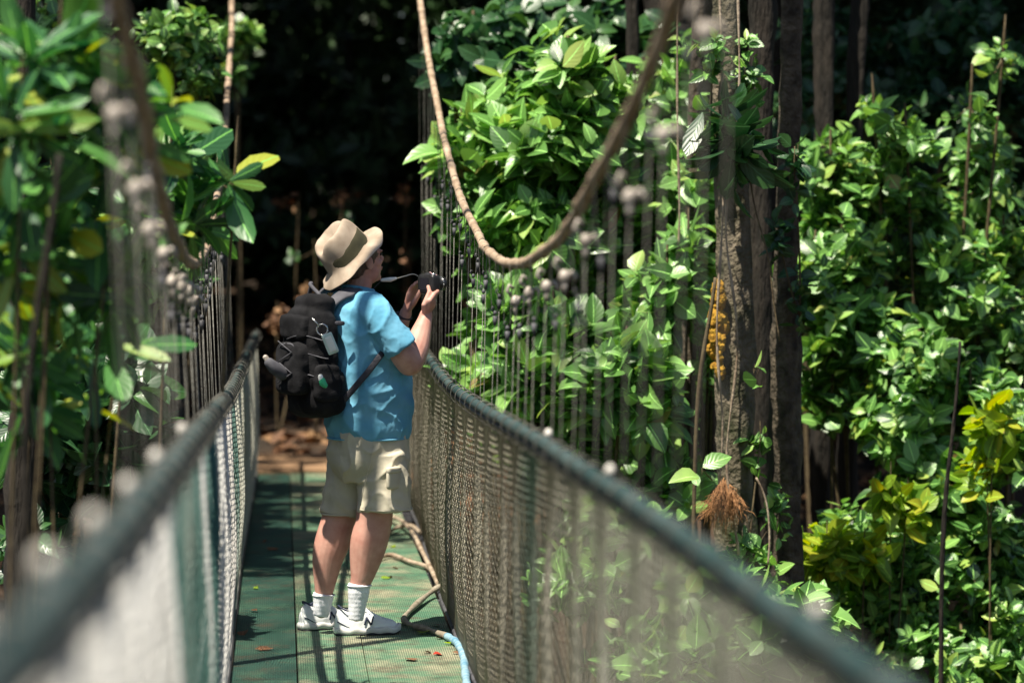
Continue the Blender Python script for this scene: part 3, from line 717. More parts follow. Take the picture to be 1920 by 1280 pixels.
# --- socks and shoes
def shoe(heel, ang, L, back):
    fd = Vector((math.cos(ang), math.sin(ang), 0)); sd = Vector((fd.y, -fd.x, 0)); h0 = Vector(heel)
    st = [(0, .020, .072), (.03, .030, .096), (.10, .041, .118), (.20, .046, .108), (.30, .047, .112), (.38, .047, .126), (.46, .047, .120), (.56, .048, .100), (.68, .051, .080), (.80, .051, .068), (.90, .044, .059), (.96, .030, .044), (1.0, .014, .030)]
    sm = smooth_pts(st, 36); b = MB(); rings = []
    for t, w_, h in sm:
        ring = []
        for k in range(26):
            a = 2 * math.pi * k / 26; ca, sa = math.cos(a), math.sin(a)
            yy = w_ * math.copysign(abs(ca) ** .8, ca) * (1 - .28 * max(0, sa))
            z = .022 + (h - .022) * max(0, sa) ** .75 - .012 * max(0, -sa)
            ring.append(h0 + fd * (t * L) + sd * yy + UP * z)
        rings.append(ring)
    b.loft(rings)
    s = b.remesh('shoe', M['shoe'], man, .0045, 1, lambda c: .0012 * noise.noise(c * 55))
    def sole(name, mat, g, z0, z1, wav):
        b = MB(); rings = []
        for zi, gg in ((z0, g - .002), (z0 + .003, g), ((z0 + z1) / 2, g + .001), (z1 - .003, g), (z1, g - .004)):
            ring = []
            pts = [(t, w_) for t, w_, h in sm]
            out = [(t, w_ + gg) for t, w_ in pts] + [(t, -w_ - gg) for t, w_ in reversed(pts)]
            for t, y in out:
                tt = t + (gg / L) * (1 if t > .5 else -1) * (1 if (t < .02 or t > .98) else 0)
                lift = .010 * max(0, (t - .85) / .15) ** 2 + wav * .004 * math.sin(t * 26)
                ring.append(h0 + fd * tt * L + sd * y + UP * (zi + lift * (1 if zi > z0 + .004 or name == 'outsole' else .6)))
            rings.append(ring)
        b.loft(rings); return b.build(name, mat, s)
    sole('midsole', M['sole'], .004, .007, .032, 1); sole('outsole', M['outsole'], .003, .0, .0075, 0)
    # collar line, heel stripe and laces
    b = MB(); pts = []
    for t in np.linspace(0, 2 * math.pi, 29):
        u = .20 + .145 * math.cos(t); pts.append(h0 + fd * u * L + sd * .040 * math.sin(t) + UP * (.108 + .020 * abs(math.cos(t)) ** 2))
    b.tube(pts, .0042, 6); b.build('collar_trim', M['navy'], s)
    b = MB()
    for sgn in (1, -1):
        b.tube([h0 + fd * L * u + sd * sgn * (yy + .001) + UP * z for u, yy, z in ((.02, .026, .060), (.08, .036, .052), (.15, .040, .040), (.20, .0415, .034))], .0025, 6)
    b.build('heel_stripe', M['navy'], s)
    b = MB()
    for i in range(5):
        u = .46 + i * .055; z = .112 - i * .011
        b.tube([h0 + fd * L * u + sd * .03 + UP * (z - .012), h0 + fd * L * (u + .01) + UP * (z + .005), h0 + fd * L * u - sd * .03 + UP * (z - .012)], .0032, 6)
    b.build('laces', M['sock'], s)
    # the N emblem on the outer side (slanted capital, raised)
    q0 = h0 + fd * L * .50 + UP * .062
    b = MB(); hN, wN, r = .017, .015, .0036
    def np_(u, v): return q0 + fd * (u + .3 * v) + UP * v + sd * (.0465 - .22 * v)
    b.tube([np_(-wN, -hN), np_(-wN, hN)], r, 6); b.tube([np_(-wN, hN), np_(wN, -hN)], r, 6); b.tube([np_(wN, -hN), np_(wN, hN)], r, 6)
    b.build('emblem', M['navy'], s)
    return s
for hp, an, LL in HEELS: shoe(hp, an, LL, 0)
for (a, b_, dd, c_, d_, e) in (((674, 1094), (667, 1162), -.09, .049, .041, 1), ((607, 1112), (601, 1155), .085, .046, .041, 0)):
    b = MB(); chain(b, [(a[0], a[1], dd, c_), ((a[0] * 3 + b_[0]) / 4, (a[1] * 3 + b_[1]) / 4, dd, c_ * .96), ((a[0] + b_[0]) / 2, (a[1] + b_[1]) / 2, dd, d_), (b_[0], b_[1], dd, d_ * .80)], 20, 14, ends=False)
    sk = b.remesh('sock', M['sock'], man, .005, 1, lambda c: .0004 * math.sin(c.z * 330) + .0015 * noise.noise(c * 40))
    c = Q(a[0], a[1] + 3, dd); b = MB(); b.tube([c + F * c_ * 1.02 * math.cos(t) + RT * c_ * 1.02 * math.sin(t) for t in np.linspace(0, 6.283, 25)], .004, 6); b.build('cuff', M['sock'], sk)
# --- wrist strap
c = Q(757, 592, .125); ax = (Q(761, 580, .11) - Q(750, 615, .14)).normalized(); u = ax.orthogonal().normalized(); v = ax.cross(u)
MB().tube([c + (u * math.cos(t) + v * math.sin(t)) * .033 for t in np.linspace(0, 6.283, 25)], .0065, 8).build('wrist_band', M['webbing'], man)
# --- hat
HN = (UP * math.cos(R(42)) - F * math.sin(R(42)) - RT * .10).normalized()
HFw = (F - HN * F.dot(HN)).normalized(); HS = HN.cross(HFw).normalized()
hb = Q(657, 484) + HN * .012
b = MB(); rings = []; sg = 56
prof = [(0.0, .112), (.25, .114), (.50, .128), (.72, .140), (.86, .136), (.95, .118), (1.0, .090), (1.03, .06), (1.07, .02), (1.12, .002), (1.35, -.004), (1.62, -.010), (1.92, -.014)]
def hatpt(q, z, t):
    ct, st = math.cos(t), math.sin(t)
    rx, ry = .112 * q, .090 * q
    if q > 1.1: rx = .112 * 1.1 + (q - 1.1) * (.080 if ct > 0 else .066); ry = .090 * 1.1 + (q - 1.1) * .074
    zz = z
    if q <= 1.03:   # centre dent and side pinches
        zz -= .030 * math.exp(-((st * q) / .28) ** 2) * (1 - max(0, q - .8) * 3 if q > .8 else 1) * (1 if z > .09 else 0)
        zz += .012 * ct * (1 if z > .05 else 0)
        pin = .020 * math.exp(-((t % (2 * math.pi) - .85) / .35) ** 2) + .020 * math.exp(-((t % (2 * math.pi) - (2 * math.pi - .85)) / .35) ** 2)
        ry -= pin * (1 if .05 < z else 0) * q; rx -= pin * .4 * (1 if .05 < z else 0) * q
    else:           # drooping, wavy brim; sides bent down, front flat
        e = (q - 1.1) / .8
        zz += e * (.006 * math.sin(3 * t + 1) - .014 * abs(st) ** 2 - .022 * max(0, -ct) ** 2 + .012 * max(0, ct) ** 3)
    p = hb + HFw * rx * ct + HS * ry * st + HN * zz
    return p + HN * (.010 * noise.noise(p * 15) + .004 * noise.noise(p * 45)) + HFw * .007 * noise.noise(p * 22 + Vector((4, 4, 4)))
for q, z in prof: rings.append([hatpt(max(q, .01), z, 2 * math.pi * k / sg) for k in range(sg)])
outer = rings
inner = [[p - HN * .004 for p in r] for r in reversed(rings[7:])]
b.loft(outer + inner, cap=True)
bm = bmesh.new(); me = b.mesh('hat'); bm.from_mesh(me); bmesh.ops.recalc_face_normals(bm, faces=bm.faces); bm.to_mesh(me); bm.free()
hat = link('hat', me, M['hat'], man)
sd_ = hat.modifiers.new('sub', 'SUBSURF'); sd_.levels = 1; sd_.render_levels = 1
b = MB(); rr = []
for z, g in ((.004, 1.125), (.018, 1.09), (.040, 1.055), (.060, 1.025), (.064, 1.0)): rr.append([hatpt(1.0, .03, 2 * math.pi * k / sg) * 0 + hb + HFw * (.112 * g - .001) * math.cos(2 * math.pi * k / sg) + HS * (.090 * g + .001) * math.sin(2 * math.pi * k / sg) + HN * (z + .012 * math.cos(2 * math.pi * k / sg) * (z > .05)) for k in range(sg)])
b.loft(rr, cap=False); b.build('hat_shade_band', M['hat_shade'], hat)  # band made tall and dark olive to carry the crown's shadow

for v in hair_mesh.vertices:          # hair is pressed flat under the brim
    h = (v.co - hb).dot(HN)
    if h > -.024: v.co -= HN * (h + .024)
for v in body_mesh.vertices:          # the skull stays inside crown and brim
    if (v.co - hc).length < .17:
        h = (v.co - hb).dot(HN)
        if h > -.022: v.co -= HN * (h + .022)
# ---------------------------------------------------------------- the hand-held camera
cm = empty('camera_device', CB, 'small black camera held up in both hands', 'camera')
AX = (RT, UP, F)
b = MB(); b.ell(CB, AX, (.066, .044, .024), 32, 14, .35, .35); b.ell(CB + UP * .036, AX, (.022, .014, .018), 16, 10, .6, .6); b.remesh('camera_body', M['black_plastic'], cm, .003, 1)
b = MB(); L0 = CB + F * .02 - RT * .004
b.tube([L0, L0 + F * .012, L0 + F * .013, L0 + F * .040, L0 + F * .041, L0 + F * .058], [.031, .031, .028, .028, .030, .030], 28); ln_ = b.build('lens', M['black_plastic'], cm)
b = MB(); b.tube([L0 + F * .0585, L0 + F * .060], [.024, .023], 24); b.build('lens_glass', M['glass'], ln_)
b = MB(); b.tube([L0 + F * .0415 + (RT * math.cos(t) + UP * math.sin(t)) * .0305 for t in np.linspace(0, 6.283, 29)], .0016, 6); b.build('lens_ring', M['chrome'], ln_)
b = MB(); b.tube([CB + RT * .058 + UP * .038 + F * .004, CB + RT * .03 + UP * .0415, CB + RT * .0 + UP * .050 + F * .006], .003, 6); b.build('top_trim', M['pink_trim'], cm)
b = MB(); b.tube([CB + RT * .040 + UP * .036, CB + RT * .040 + UP * .046], .009, 16); b.build('shutter_button', M['chrome'], cm)
b = MB(); b.box(CB - F * .0235, (RT, UP, F), (.036, .026, .0012)); b.build('display', M['glass'], cm, smooth=False)
# strap with a pale pad, hanging from the camera back towards the neck
k0 = CB - RT * .058 + UP * .020; pts = [tuple(p) for p in (k0, Q(776, 514, .06), Q(758, 518, .03), Q(740, 523, .0))]
b = MB(); b.tube([Vector(p) for p in smooth_pts(pts, 16)], .0042, 8, flat=.4); stp = b.build('strap', M['white_plastic'], cm); stp.data.materials[0] = M['khaki']
b = MB(); b.tube([Q(742, 522, 0), Q(732, 524, -.005), Q(716, 525, -.01)], [.006, .0105, .007], 12, round_ends=True); b.build('strap_pad', M['white_plastic'], stp)
b = MB(); b.tube([Vector(p) for p in smooth_pts([tuple(Q(716, 525, -.01)), tuple(Q(706, 535, 0)), tuple(Q(695, 545, -.01)), tuple(Q(684, 548, -.04))], 14)], .0045, 6, flat=.5); b.build('neck_strap', M['webbing'], stp)

# ---------------------------------------------------------------- backpack
Bk = -F
BC = Q(675, 662) + Bk * .248
bp_ = empty('backpack', Q(590, 770, -.1), 'worn black backpack with dangling pale tag on the back of the standing person', 'backpack')
AXB = (Bk, RT, UP)
b = MB()
b.ell(BC + UP * .01, AXB, (.080, .138, .200), 32, 20, .42, .5)
b.ell(BC - UP * .16 - Bk * .030, AXB, (.100, .145, .115), 28, 16, .6, .6)
b.ell(BC + UP * .20 - Bk * .02, AXB, (.062, .11, .065), 24, 12, .5, .6)
def pfold(c): return .006 * noise.noise(Vector((c.x * 10, c.y * 10, c.z * 9))) + .005 * noise.noise(c * 28) + .004 * math.sin(c.z * 70 + 8 * noise.noise(c * 7)) * max(0, noise.noise(c * 6))
pk = b.remesh('main_compartment', M['pack'], bp_, .007, 3, pfold)
b = MB(); b.ell(BC + Bk * .085 - UP * .055, AXB, (.040, .110, .115), 26, 16, .35, .4); b.remesh('front_pocket', M['pack'], bp_, .007, 2, pfold)
b = MB(); b.ell(BC + Bk * .070 + UP * .120, AXB, (.034, .105, .055), 26, 14, .35, .4); b.remesh('top_pocket', M['pack'], bp_, .007, 2, pfold)
b = MB(); b.ell(BC + RT * .138 - UP * .115, AXB, (.060, .026, .080), 20, 12, .4, .4); b.remesh('side_pocket', M['pack'], bp_, .007, 2, pfold)
# piping / zips
for (off, r1, r2) in ((Bk * .127 - UP * .045, .090, .095), (Bk * .106 + UP * .125, .088, .040)):
    b = MB(); pts = []
    for t in np.linspace(0, 2 * math.pi, 41):
        pts.append(BC + off + RT * r1 * math.copysign(abs(math.cos(t)) ** .7, math.cos(t)) + UP * r2 * math.copysign(abs(math.sin(t)) ** .7, math.sin(t)) - Bk * .020 * abs(math.cos(t)) ** 3 - Bk * .014 * abs(math.sin(t)) ** 3)
    b.tube(pts, .0036, 6); b.build('zip', M['pack_grey'], bp_)
b = MB()
for z in (.075, .0, -.09):
    pts = [BC + UP * (z + .012 * math.sin(t * 3)) + Bk * (.100 * math.cos(t)) + RT * .152 * math.sin(t) for t in np.linspace(-.2, 1.55, 16)]
    b.tube(pts, .0075, 6, flat=.35, up=(0, 0, 1))
b.build('compression_strap', M['pack_grey'], bp_)
b = MB()
for i in range(4):
    z = .06 - i * .045; s = 1 if i % 2 else -1
    b.tube([BC + Bk * .129 + RT * .06 * s + UP * z, BC + Bk * .131 - RT * .06 * s + UP * (z - .045)], .0026, 6)
b.build('bungee_cord', M['pack_grey'], bp_)
b = MB(); b.tube([Vector(p) for p in smooth_pts([tuple(BC + UP * .255 - Bk * .02 + RT * .05), tuple(BC + UP * .300), tuple(BC + UP * .305 - Bk * .01 - RT * .01), tuple(BC + UP * .255 - Bk * .02 - RT * .05)], 14)], .009, 8); b.build('haul_loop', M['pack_grey'], bp_)
# shoulder straps following the torso
def strap(keys, w_, mat, nm):
    b = MB(); pts = smooth_pts([tuple(Q(*k)) for k in keys], 26); n = len(pts)
    rings = []; cen = [Q(672, 600), Q(672, 700)]
    for i, p in enumerate(pts):
        p = Vector(p); t = (Vector(pts[min(i + 1, n - 1)]) - Vector(pts[max(i - 1, 0)])).normalized()
        c = Q(670, 660); c = Vector((c.x, c.y, min(p.z - .02, Q(670, 600).z))); o = (p - c); o = (o - t * o.dot(t)).normalized(); s = t.cross(o)
        wd = w_ * (1 if i < n * .65 else .55)
        rings.append([p + s * wd + o * .003, p + s * wd * .8 + o * .009, p - s * wd * .8 + o * .009, p - s * wd + o * .003, p - s * wd - o * .003, p + s * wd - o * .003])
    b.loft(rings); return b.build(nm, M[mat], bp_)
strap([(608, 612, -.165), (612, 585, -.14), (628, 563, -.12), (652, 549, -.115), (678, 548, -.10), (700, 566, -.03)], .030, 'pack_grey', 'shoulder_strap')
strap([(590, 590, .02), (594, 565, .05), (606, 548, .07), (622, 543, .10), (650, 548, .15)], .028, 'pack_grey', 'shoulder_strap')
b = MB()
pts = smooth_pts([tuple(Q(*k)) for k in [(622, 772, -.16), (646, 748, -.198), (672, 718, -.212), (694, 692, -.210), (712, 668, -.200), (722, 656, -.175)]], 20)
b.tube([Vector(p) for p in pts], .0135, 8, flat=.2, up=(0, -1, 0)); b.build('lower_strap', M['webbing'], bp_)
b = MB(); b.tube([Q(733, 672, -.13), Q(738, 682, -.125), Q(741, 696, -.12)], .0085, 8, flat=.4, up=(0, -1, 0)); b.build('strap_end', M['webbing'], bp_)
b = MB(); b.ell(Q(637, 606, -.222), (Vector((1, 0, 0)), UP, Vector((0, 1, 0))), (.022, .010, .008), 14, 8, .6, .6); b.build('buckle', M['webbing'], bp_)
# ring and tag
rc = Q(604, 618, -.330)
tgt = empty('luggage_tag', rc, 'pale grey-green luggage tag hanging from a ring on the backpack', 'tag')
b = MB(); b.tube([rc + Vector((math.cos(t), -.25 * math.cos(t), math.sin(t))) * .023 for t in np.linspace(0, 6.283, 29)], .0036, 8); b.build('ring', M['chrome'], tgt)
b = MB(); b.tube([Q(585, 596, -.325), Q(592, 604, -.33), Q(598, 611, -.332)], .0042, 6); b.build('snap_hook', M['chrome'], tgt)
tx = Vector((math.cos(R(-68)), 0, math.sin(R(-68)))); ty = Vector((-tx.z, 0, tx.x)).normalized(); tn = Vector((0, 1, 0))
b = MB(); b.ell(Q(619, 644, -.335), (tx, ty, tn), (.046, .024, .005), 28, 10, .2, .5); tg = b.build('tag_card', M['tag'], tgt)
b = MB(); b.ell(Q(620, 645, -.341), (tx, ty, tn), (.034, .015, .002), 20, 8, .2, .5); b.build('tag_window', M['white_plastic'], tg)
# green bottle in the side pocket
gc = Q(603, 712, -.350)
gb = empty('green_bottle', gc, 'small green bottle with white cap clipped to the backpack', 'bottle')
MB().tube([gc + px(6, 10), gc + px(2, 6), gc + px(1, 1)], [.012, .016, .014], 14, round_ends=True).build('bottle_body', M['green_plastic'], gb)
MB().tube([gc + px(-1, -1), gc + px(-2, -6)], [.0115, .0105], 14, round_ends=True).build('cap', M['white_plastic'], gb)
# clear flask poking out at the far side of the bag
fc = Q(503, 680, -.20)
fl = empty('steel_flask', fc, 'grey flask sticking out of the backpack behind the front pocket', 'flask')
MB().tube([fc + px(26, 20, .02), fc + px(10, 8), fc + px(2, 0)], [.030, .028, .022], 16, round_ends=True).build('flask_body', M['pack_grey'], fl)
MB().tube([fc + px(0, -2), fc + px(-5, -10)], [.013, .012], 12, round_ends=True).build('cap', M['clamp'], fl)

# ---------------------------------------------------------------- vegetation
def gp(px_, Y, dz=0):
    p = P(px_, 640, Y); return Vector((p.x, p.y, ground_h(p.x, p.y) + dz))
DENS = 1.5
# big lit shrub in the middle
plant('broadleaf_shrub', 'big sunlit bush with broad glossy leaves behind the drooping right cable', 'shrub', gp(1020, 17.6), [
    pblob(1062, 170, 17.0, 85, 105, .35, 50), pblob(1150, 200, 17.3, 60, 90, .3, 26), pblob(950, 235, 17.3, 105, 85, .4, 55), pblob(1030, 270, 17.0, 140, 90, .4, 80),
    pblob(930, 340, 17.2, 95, 80, .35, 50), pblob(1080, 350, 17.2, 120, 80, .4, 60), pblob(980, 420, 16.9, 100, 70, .35, 50), pblob(1060, 430, 17.1, 90, 60, .35, 36), pblob(860, 290, 17.2, 45, 90, .3, 22),
    pblob(880, 400, 17.3, 45, 70, .3, 16)], .150, 7, 'leaf_mid', srad=.02, twigs=120)
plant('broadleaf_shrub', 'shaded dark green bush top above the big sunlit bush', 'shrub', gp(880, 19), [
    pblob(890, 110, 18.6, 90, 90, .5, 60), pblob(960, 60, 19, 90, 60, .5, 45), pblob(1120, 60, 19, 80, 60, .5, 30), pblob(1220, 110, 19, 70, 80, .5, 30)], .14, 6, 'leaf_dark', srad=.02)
plant('broadleaf_shrub', 'leafy bush seen through the right suspender rods, lower left of the paired trunks', 'shrub', gp(1090, 16.2), [
    pblob(960, 570, 16.4, 60, 50, .25, 34), pblob(1040, 620, 16.3, 90, 60, .3, 60), pblob(1000, 700, 16.2, 110, 60, .3, 62), pblob(1170, 690, 16.0, 90, 80, .3, 66), pblob(1110, 760, 16.2, 110, 60, .3, 60),
    pblob(1210, 760, 16.1, 70, 60, .3, 24), pblob(1060, 840, 16.2, 120, 50, .3, 28), pblob(890, 710, 16.6, 50, 50, .2, 16)], .145, 6, 'leaf_mid', srad=.015, twigs=80)
plant('broadleaf_shrub', 'bright leaf spray just left of the mossy trunk', 'shrub', gp(1265, 16.6), [
    pblob(1250, 540, 16.4, 75, 70, .25, 36), pblob(1290, 470, 16.6, 50, 60, .25, 20), pblob(1210, 590, 16.4, 50, 30, .2, 12), pblob(1300, 350, 17, 50, 70, .25, 18)], .135, 6, 'leaf_mid', srad=.012)
plant('broadleaf_shrub', 'leafy wall of foliage between the hanging rope and the slim grey trunk', 'shrub', gp(1230, 17.9), [
    pblob(1190, 330, 17.6, 90, 110, .3, 70), pblob(1240, 200, 17.9, 70, 120, .3, 50), pblob(1160, 480, 17.6, 100, 70, .3, 64), pblob(1250, 430, 17.6, 70, 90, .3, 50), pblob(1060, 530, 17.5, 130, 60, .3, 64), pblob(1010, 780, 17.3, 110, 80, .3, 50), pblob(1120, 870, 17.2, 110, 60, .3, 44),
    pblob(1260, 680, 17.4, 70, 110, .3, 56), pblob(1180, 600, 17.5, 90, 70, .3, 54), pblob(1240, 850, 17.2, 80, 80, .3, 50), pblob(930, 650, 17.6, 70, 90, .3, 46), pblob(930, 510, 17.6, 70, 50, .3, 32)], .135, 6, 'leaf_mid', srad=.014, twigs=80)
GAPS = .5
# right-hand bushes
RB = [('loose sunlit branch tips above the upper middle right bush', [(1700, 270, 17.6, 60, 40, 9), (1820, 200, 17.7, 60, 50, 8), (1640, 215, 17.7, 36, 36, 5), (1880, 110, 17.7, 40, 40, 4)], 'leaf_right', .12),
      ('sunlit foliage showing between the mossy trunk and the slim grey trunk', [(1330, 620, 16.9, 30, 90, 16), (1340, 430, 17.2, 40, 80, 18), (1520, 520, 17.5, 50, 120, 34)], 'leaf_mid', .12),
      ('dense sunlit bush in the upper middle of the right side', [(1560, 330, 17.8, 90, 90, 60), (1660, 380, 17.8, 110, 90, 80), (1580, 460, 17.6, 100, 80, 62), (1740, 450, 17.9, 90, 80, 50)], 'leaf_right', 0.116),
      ('dense bush around the middle of the right edge', [(1850, 330, 18.3, 90, 110, 52), (1880, 480, 18, 80, 90, 46), (1800, 560, 17.8, 110, 80, 62), (1900, 640, 17.7, 70, 80, 40)], 'leaf_right', 0.112),
      ('leafy bush right beside the darker paired trunk', [(1560, 600, 17.4, 90, 90, 60), (1650, 640, 17.4, 90, 90, 56), (1550, 740, 17.6, 70, 80, 26), (1720, 690, 17.2, 100, 80, 60)], 'leaf_right', 0.120),
      ('bright bush behind the slanting brown sapling stem', [(1700, 800, 17, 100, 80, 60), (1820, 760, 17, 100, 80, 60), (1890, 830, 16.8, 70, 90, 44), (1760, 900, 16.9, 110, 70, 56)], 'leaf_right', 0.129),
      ('low dark bush above the teal rail in the lower right', [(1620, 1010, 16.8, 110, 70, 56), (1740, 1050, 16.7, 110, 80, 60), (1860, 1000, 16.8, 90, 90, 50), (1880, 1130, 16.6, 90, 90, 50), (1690, 1150, 16.6, 100, 80, 50)], 'leaf_right', 0.107),
      ('lowest bush in the bottom right corner below the rail', [(1580, 1120, 16.7, 90, 70, 34), (1800, 1220, 16.4, 120, 70, 56), (1650, 1240, 16.4, 110, 60, 46), (1900, 1250, 16.4, 70, 60, 30)], 'leaf_right', .10)]
for lab, bl, mt, lf in RB:
    plant('broadleaf_shrub', lab, 'shrub', gp(bl[1][0], bl[1][2] + .3), [pblob(a, b_, Y, rx, ry, .42, int(n * 1.1)) for a, b_, Y, rx, ry, n in bl], lf * .84, 7, mt, srad=.014, twigs=70, twig=.08)
for lab, bl in [('yellow-green seedling beside the slanting brown stem', [(1860, 790, 16.2, 45, 30, 5), (1850, 870, 16.2, 50, 40, 7)]),
                ('yellow-green leaves low between the trunk and the sapling stem', [(1670, 920, 16.3, 55, 30, 8), (1700, 950, 16.3, 40, 25, 5)]),
                ('yellow-green plant at the foot of the darker paired trunk', [(1550, 1030, 16.3, 50, 45, 16), (1620, 1040, 16.3, 45, 30, 8)])]:
    plant('seedling', lab, 'plant', gp(bl[0][0], 16.4), [pblob(a, b_, Y, rx, ry, .12, n) for a, b_, Y, rx, ry, n in bl], .125, 5, 'leaf_yellow', srad=.006, twigs=10, group='yellow-green seedlings on the right')
# bushes in the shade of the upper right
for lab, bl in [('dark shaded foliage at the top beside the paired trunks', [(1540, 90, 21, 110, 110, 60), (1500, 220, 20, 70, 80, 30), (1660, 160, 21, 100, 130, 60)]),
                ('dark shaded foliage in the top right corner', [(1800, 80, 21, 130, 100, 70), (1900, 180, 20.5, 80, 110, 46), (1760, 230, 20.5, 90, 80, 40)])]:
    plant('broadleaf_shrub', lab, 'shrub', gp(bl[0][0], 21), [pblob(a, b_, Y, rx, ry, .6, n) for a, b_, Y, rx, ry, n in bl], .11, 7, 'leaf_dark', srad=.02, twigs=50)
GAPS = 0
# below the bridge, seen through the right mesh
for lab, bl in [('low pale-lit bush seen through the right mesh near the bottom', [(1480, 1180, 15, 130, 90, 50), (1350, 1100, 15.4, 130, 80, 50), (1250, 1220, 15, 140, 70, 46)]),
                ('low bush under the drooping rail left of the orange root tuft', [(1150, 960, 16, 110, 60, 34), (1250, 900, 16.2, 80, 60, 24), (1080, 1080, 15.4, 100, 80, 30)])]:
    plant('broadleaf_shrub', lab, 'shrub', gp(bl[0][0], 15.5), [pblob(a, b_, Y, rx, ry, .4, n) for a, b_, Y, rx, ry, n in bl], .13, 6, 'leaf_mid', srad=.012)
DENS = .72
# left side: near shrub with long leaves
plant('longleaf_shrub', 'nearest blurred shrub with long oblong leaves at the upper left', 'shrub', (P(60, 640, 9.6).x - .1, 9.8, ground_h(-.8, 9.8)), [
    pblob(110, 130, 9.4, 120, 110, .18, 16), pblob(40, 230, 9.2, 90, 90, .18, 12), pblob(230, 220, 9.6, 110, 90, .18, 14), pblob(100, 380, 9.6, 130, 80, .2, 18), pblob(30, 480, 9.6, 80, 90, .2, 11),
    pblob(180, 540, 9.8, 120, 70, .2, 15), pblob(90, 640, 10, 100, 60, .2, 12), pblob(60, 760, 10.2, 90, 60, .2, 9), pblob(220, 650, 10.4, 80, 50, .2, 8)], .19, 7, 'leaf_long', 'long', srad=.006, up=.3, twigs=60, twig=.07)
plant('longleaf_shrub', 'long-leaved branch reaching across the left main cable', 'shrub', (P(260, 640, 11.8).x - .2, 12, ground_h(-.8, 12)), [
    pblob(320, 280, 11.8, 70, 60, .15, 9), pblob(440, 330, 11.8, 30, 40, .12, 4), pblob(370, 400, 11.9, 60, 40, .15, 8), pblob(250, 400, 11.8, 60, 60, .15, 8)], .20, 7, 'leaf_long', 'long', srad=.009, up=.3, twigs=24, twig=.07, spread=1.1)
GAPS = .4
DENS = 1.8
LB = [('small-leaved sunlit bush in the top left corner', [(90, 60, 18, 110, 70, 60), (40, 170, 18, 70, 90, 40), (190, 110, 18, 80, 80, 46)], 'leaf_right', .085),
      ('small-leaved bright bush left of the left cable top', [(330, 70, 18.5, 90, 60, 56), (375, 150, 18.5, 40, 40, 12)], 'leaf_right', .085),
      ('small bright bush behind the top of the left cable', [(450, 70, 23.5, 45, 32, 16), (440, 130, 23.5, 30, 30, 8)], 'leaf_right', .10),
      ('mid-green bush behind the long-leaved branch', [(290, 230, 17.5, 90, 80, 60), (200, 300, 17.5, 90, 80, 50), (330, 330, 17.5, 70, 80, 40)], 'leaf_mid', .10),
      ('mid-green bush on the left behind the nearest shrub', [(100, 380, 17.2, 120, 90, 70), (220, 460, 17, 100, 90, 60), (60, 530, 17, 90, 90, 46), (330, 500, 17.2, 70, 80, 30)], 'leaf_right', .10),
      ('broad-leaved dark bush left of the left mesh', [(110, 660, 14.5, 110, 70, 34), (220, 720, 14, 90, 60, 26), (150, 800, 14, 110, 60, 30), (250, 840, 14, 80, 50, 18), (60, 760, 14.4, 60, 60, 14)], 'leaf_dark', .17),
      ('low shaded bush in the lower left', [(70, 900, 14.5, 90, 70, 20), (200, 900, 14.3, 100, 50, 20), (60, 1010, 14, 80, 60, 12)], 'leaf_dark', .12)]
for lab, bl, mt, lf in LB:
    plant('broadleaf_shrub', lab, 'shrub', gp(bl[0][0], bl[0][2] + .3), [pblob(a, b_, Y, rx, ry, .38, n) for a, b_, Y, rx, ry, n in bl], lf, 6, mt, srad=.012, twigs=50, twig=.07)

DENS = 1.0
GAPS = 0
# trunks
def pkeys(keys, Y): return [tuple(P(a, b_, Y)) + (r * Y / FPX,) for a, b_, r in keys]
def trunk_tree(label, keys, Y, mat, extra=None, group=None, crown=None):
    k = pkeys(keys, Y); base = Vector(k[-1][:3]); base.z = ground_h(base.x, base.y)
    k.append((base.x, base.y, base.z - .2, k[-1][3] * 1.25)); top = Vector(k[0][:3])
    k.insert(0, (top.x - .1, top.y + .15, top.z + 6.0, k[0][3] * .8))
    root = empty('tree', base, label, 'tree', group)
    t = trunk_mesh(k).build('trunk', M[mat], root)
    if crown is not False:
        c = Vector(k[0][:3])
        pos, ax, nr, size, tips = whorls([(tuple(c + Vector((random.uniform(-1, 1), random.uniform(0, 2), random.uniform(-.2, .8)))), (.7, .8, .5), 34) for _ in range(crown or 2)], .14, 6)
        link('crown', leaves_mesh('crown', pos, ax, nr, size, 'small'), M['leaf_canopy'], root)
    return root, t
t1, tt = trunk_tree('thick mossy grey-brown trunk with an orange root tuft low down', [(1362, -60, 26), (1358, 120, 30), (1372, 300, 27), (1384, 450, 36), (1376, 600, 31), (1380, 780, 34), (1374, 950, 40), (1388, 1150, 46)], 15.5, 'bark_moss')
b = MB()
for i in range(420):   # orange root tuft
    a = random.gauss(0, 14); y0 = 905 + abs(a) * 1.1 + random.uniform(-12, 22); ln_t = random.uniform(25, 95) * (1 - min(.7, abs(a) / 45)); s = P(1358 + a * .9, y0, 15.25 + random.uniform(-.03, .06)); e = P(1356 + a * 1.5 + random.gauss(0, 5), y0 + ln_t, 15.2 + random.uniform(-.08, .06))
    m = (s + e) / 2 + Vector((random.uniform(-.02, .02), -.02, random.uniform(-.01, .01))); b.tube([s, m, e], [.0016, .0014, .0007], 3)
b.build('root_tuft', M['root_hair'], t1)
b = MB()
for i in range(70):
    y_ = random.uniform(535, 700); p = P(1346 + random.gauss(0, 7) * (1 if y_ > 580 else .6), y_, 15.40 + random.uniform(-.01, .03)); b.ell(p, (Vector((1, 0, 0)), Vector((0, 1, 0)), UP), (random.uniform(.012, .026), .018, random.uniform(.02, .05)), 9, 7)
b.remesh('moss', M['moss'], t1, .005, 2, lambda c: .006 * noise.noise(c * 60) + .004 * noise.noise(c * 150)); b = MB()
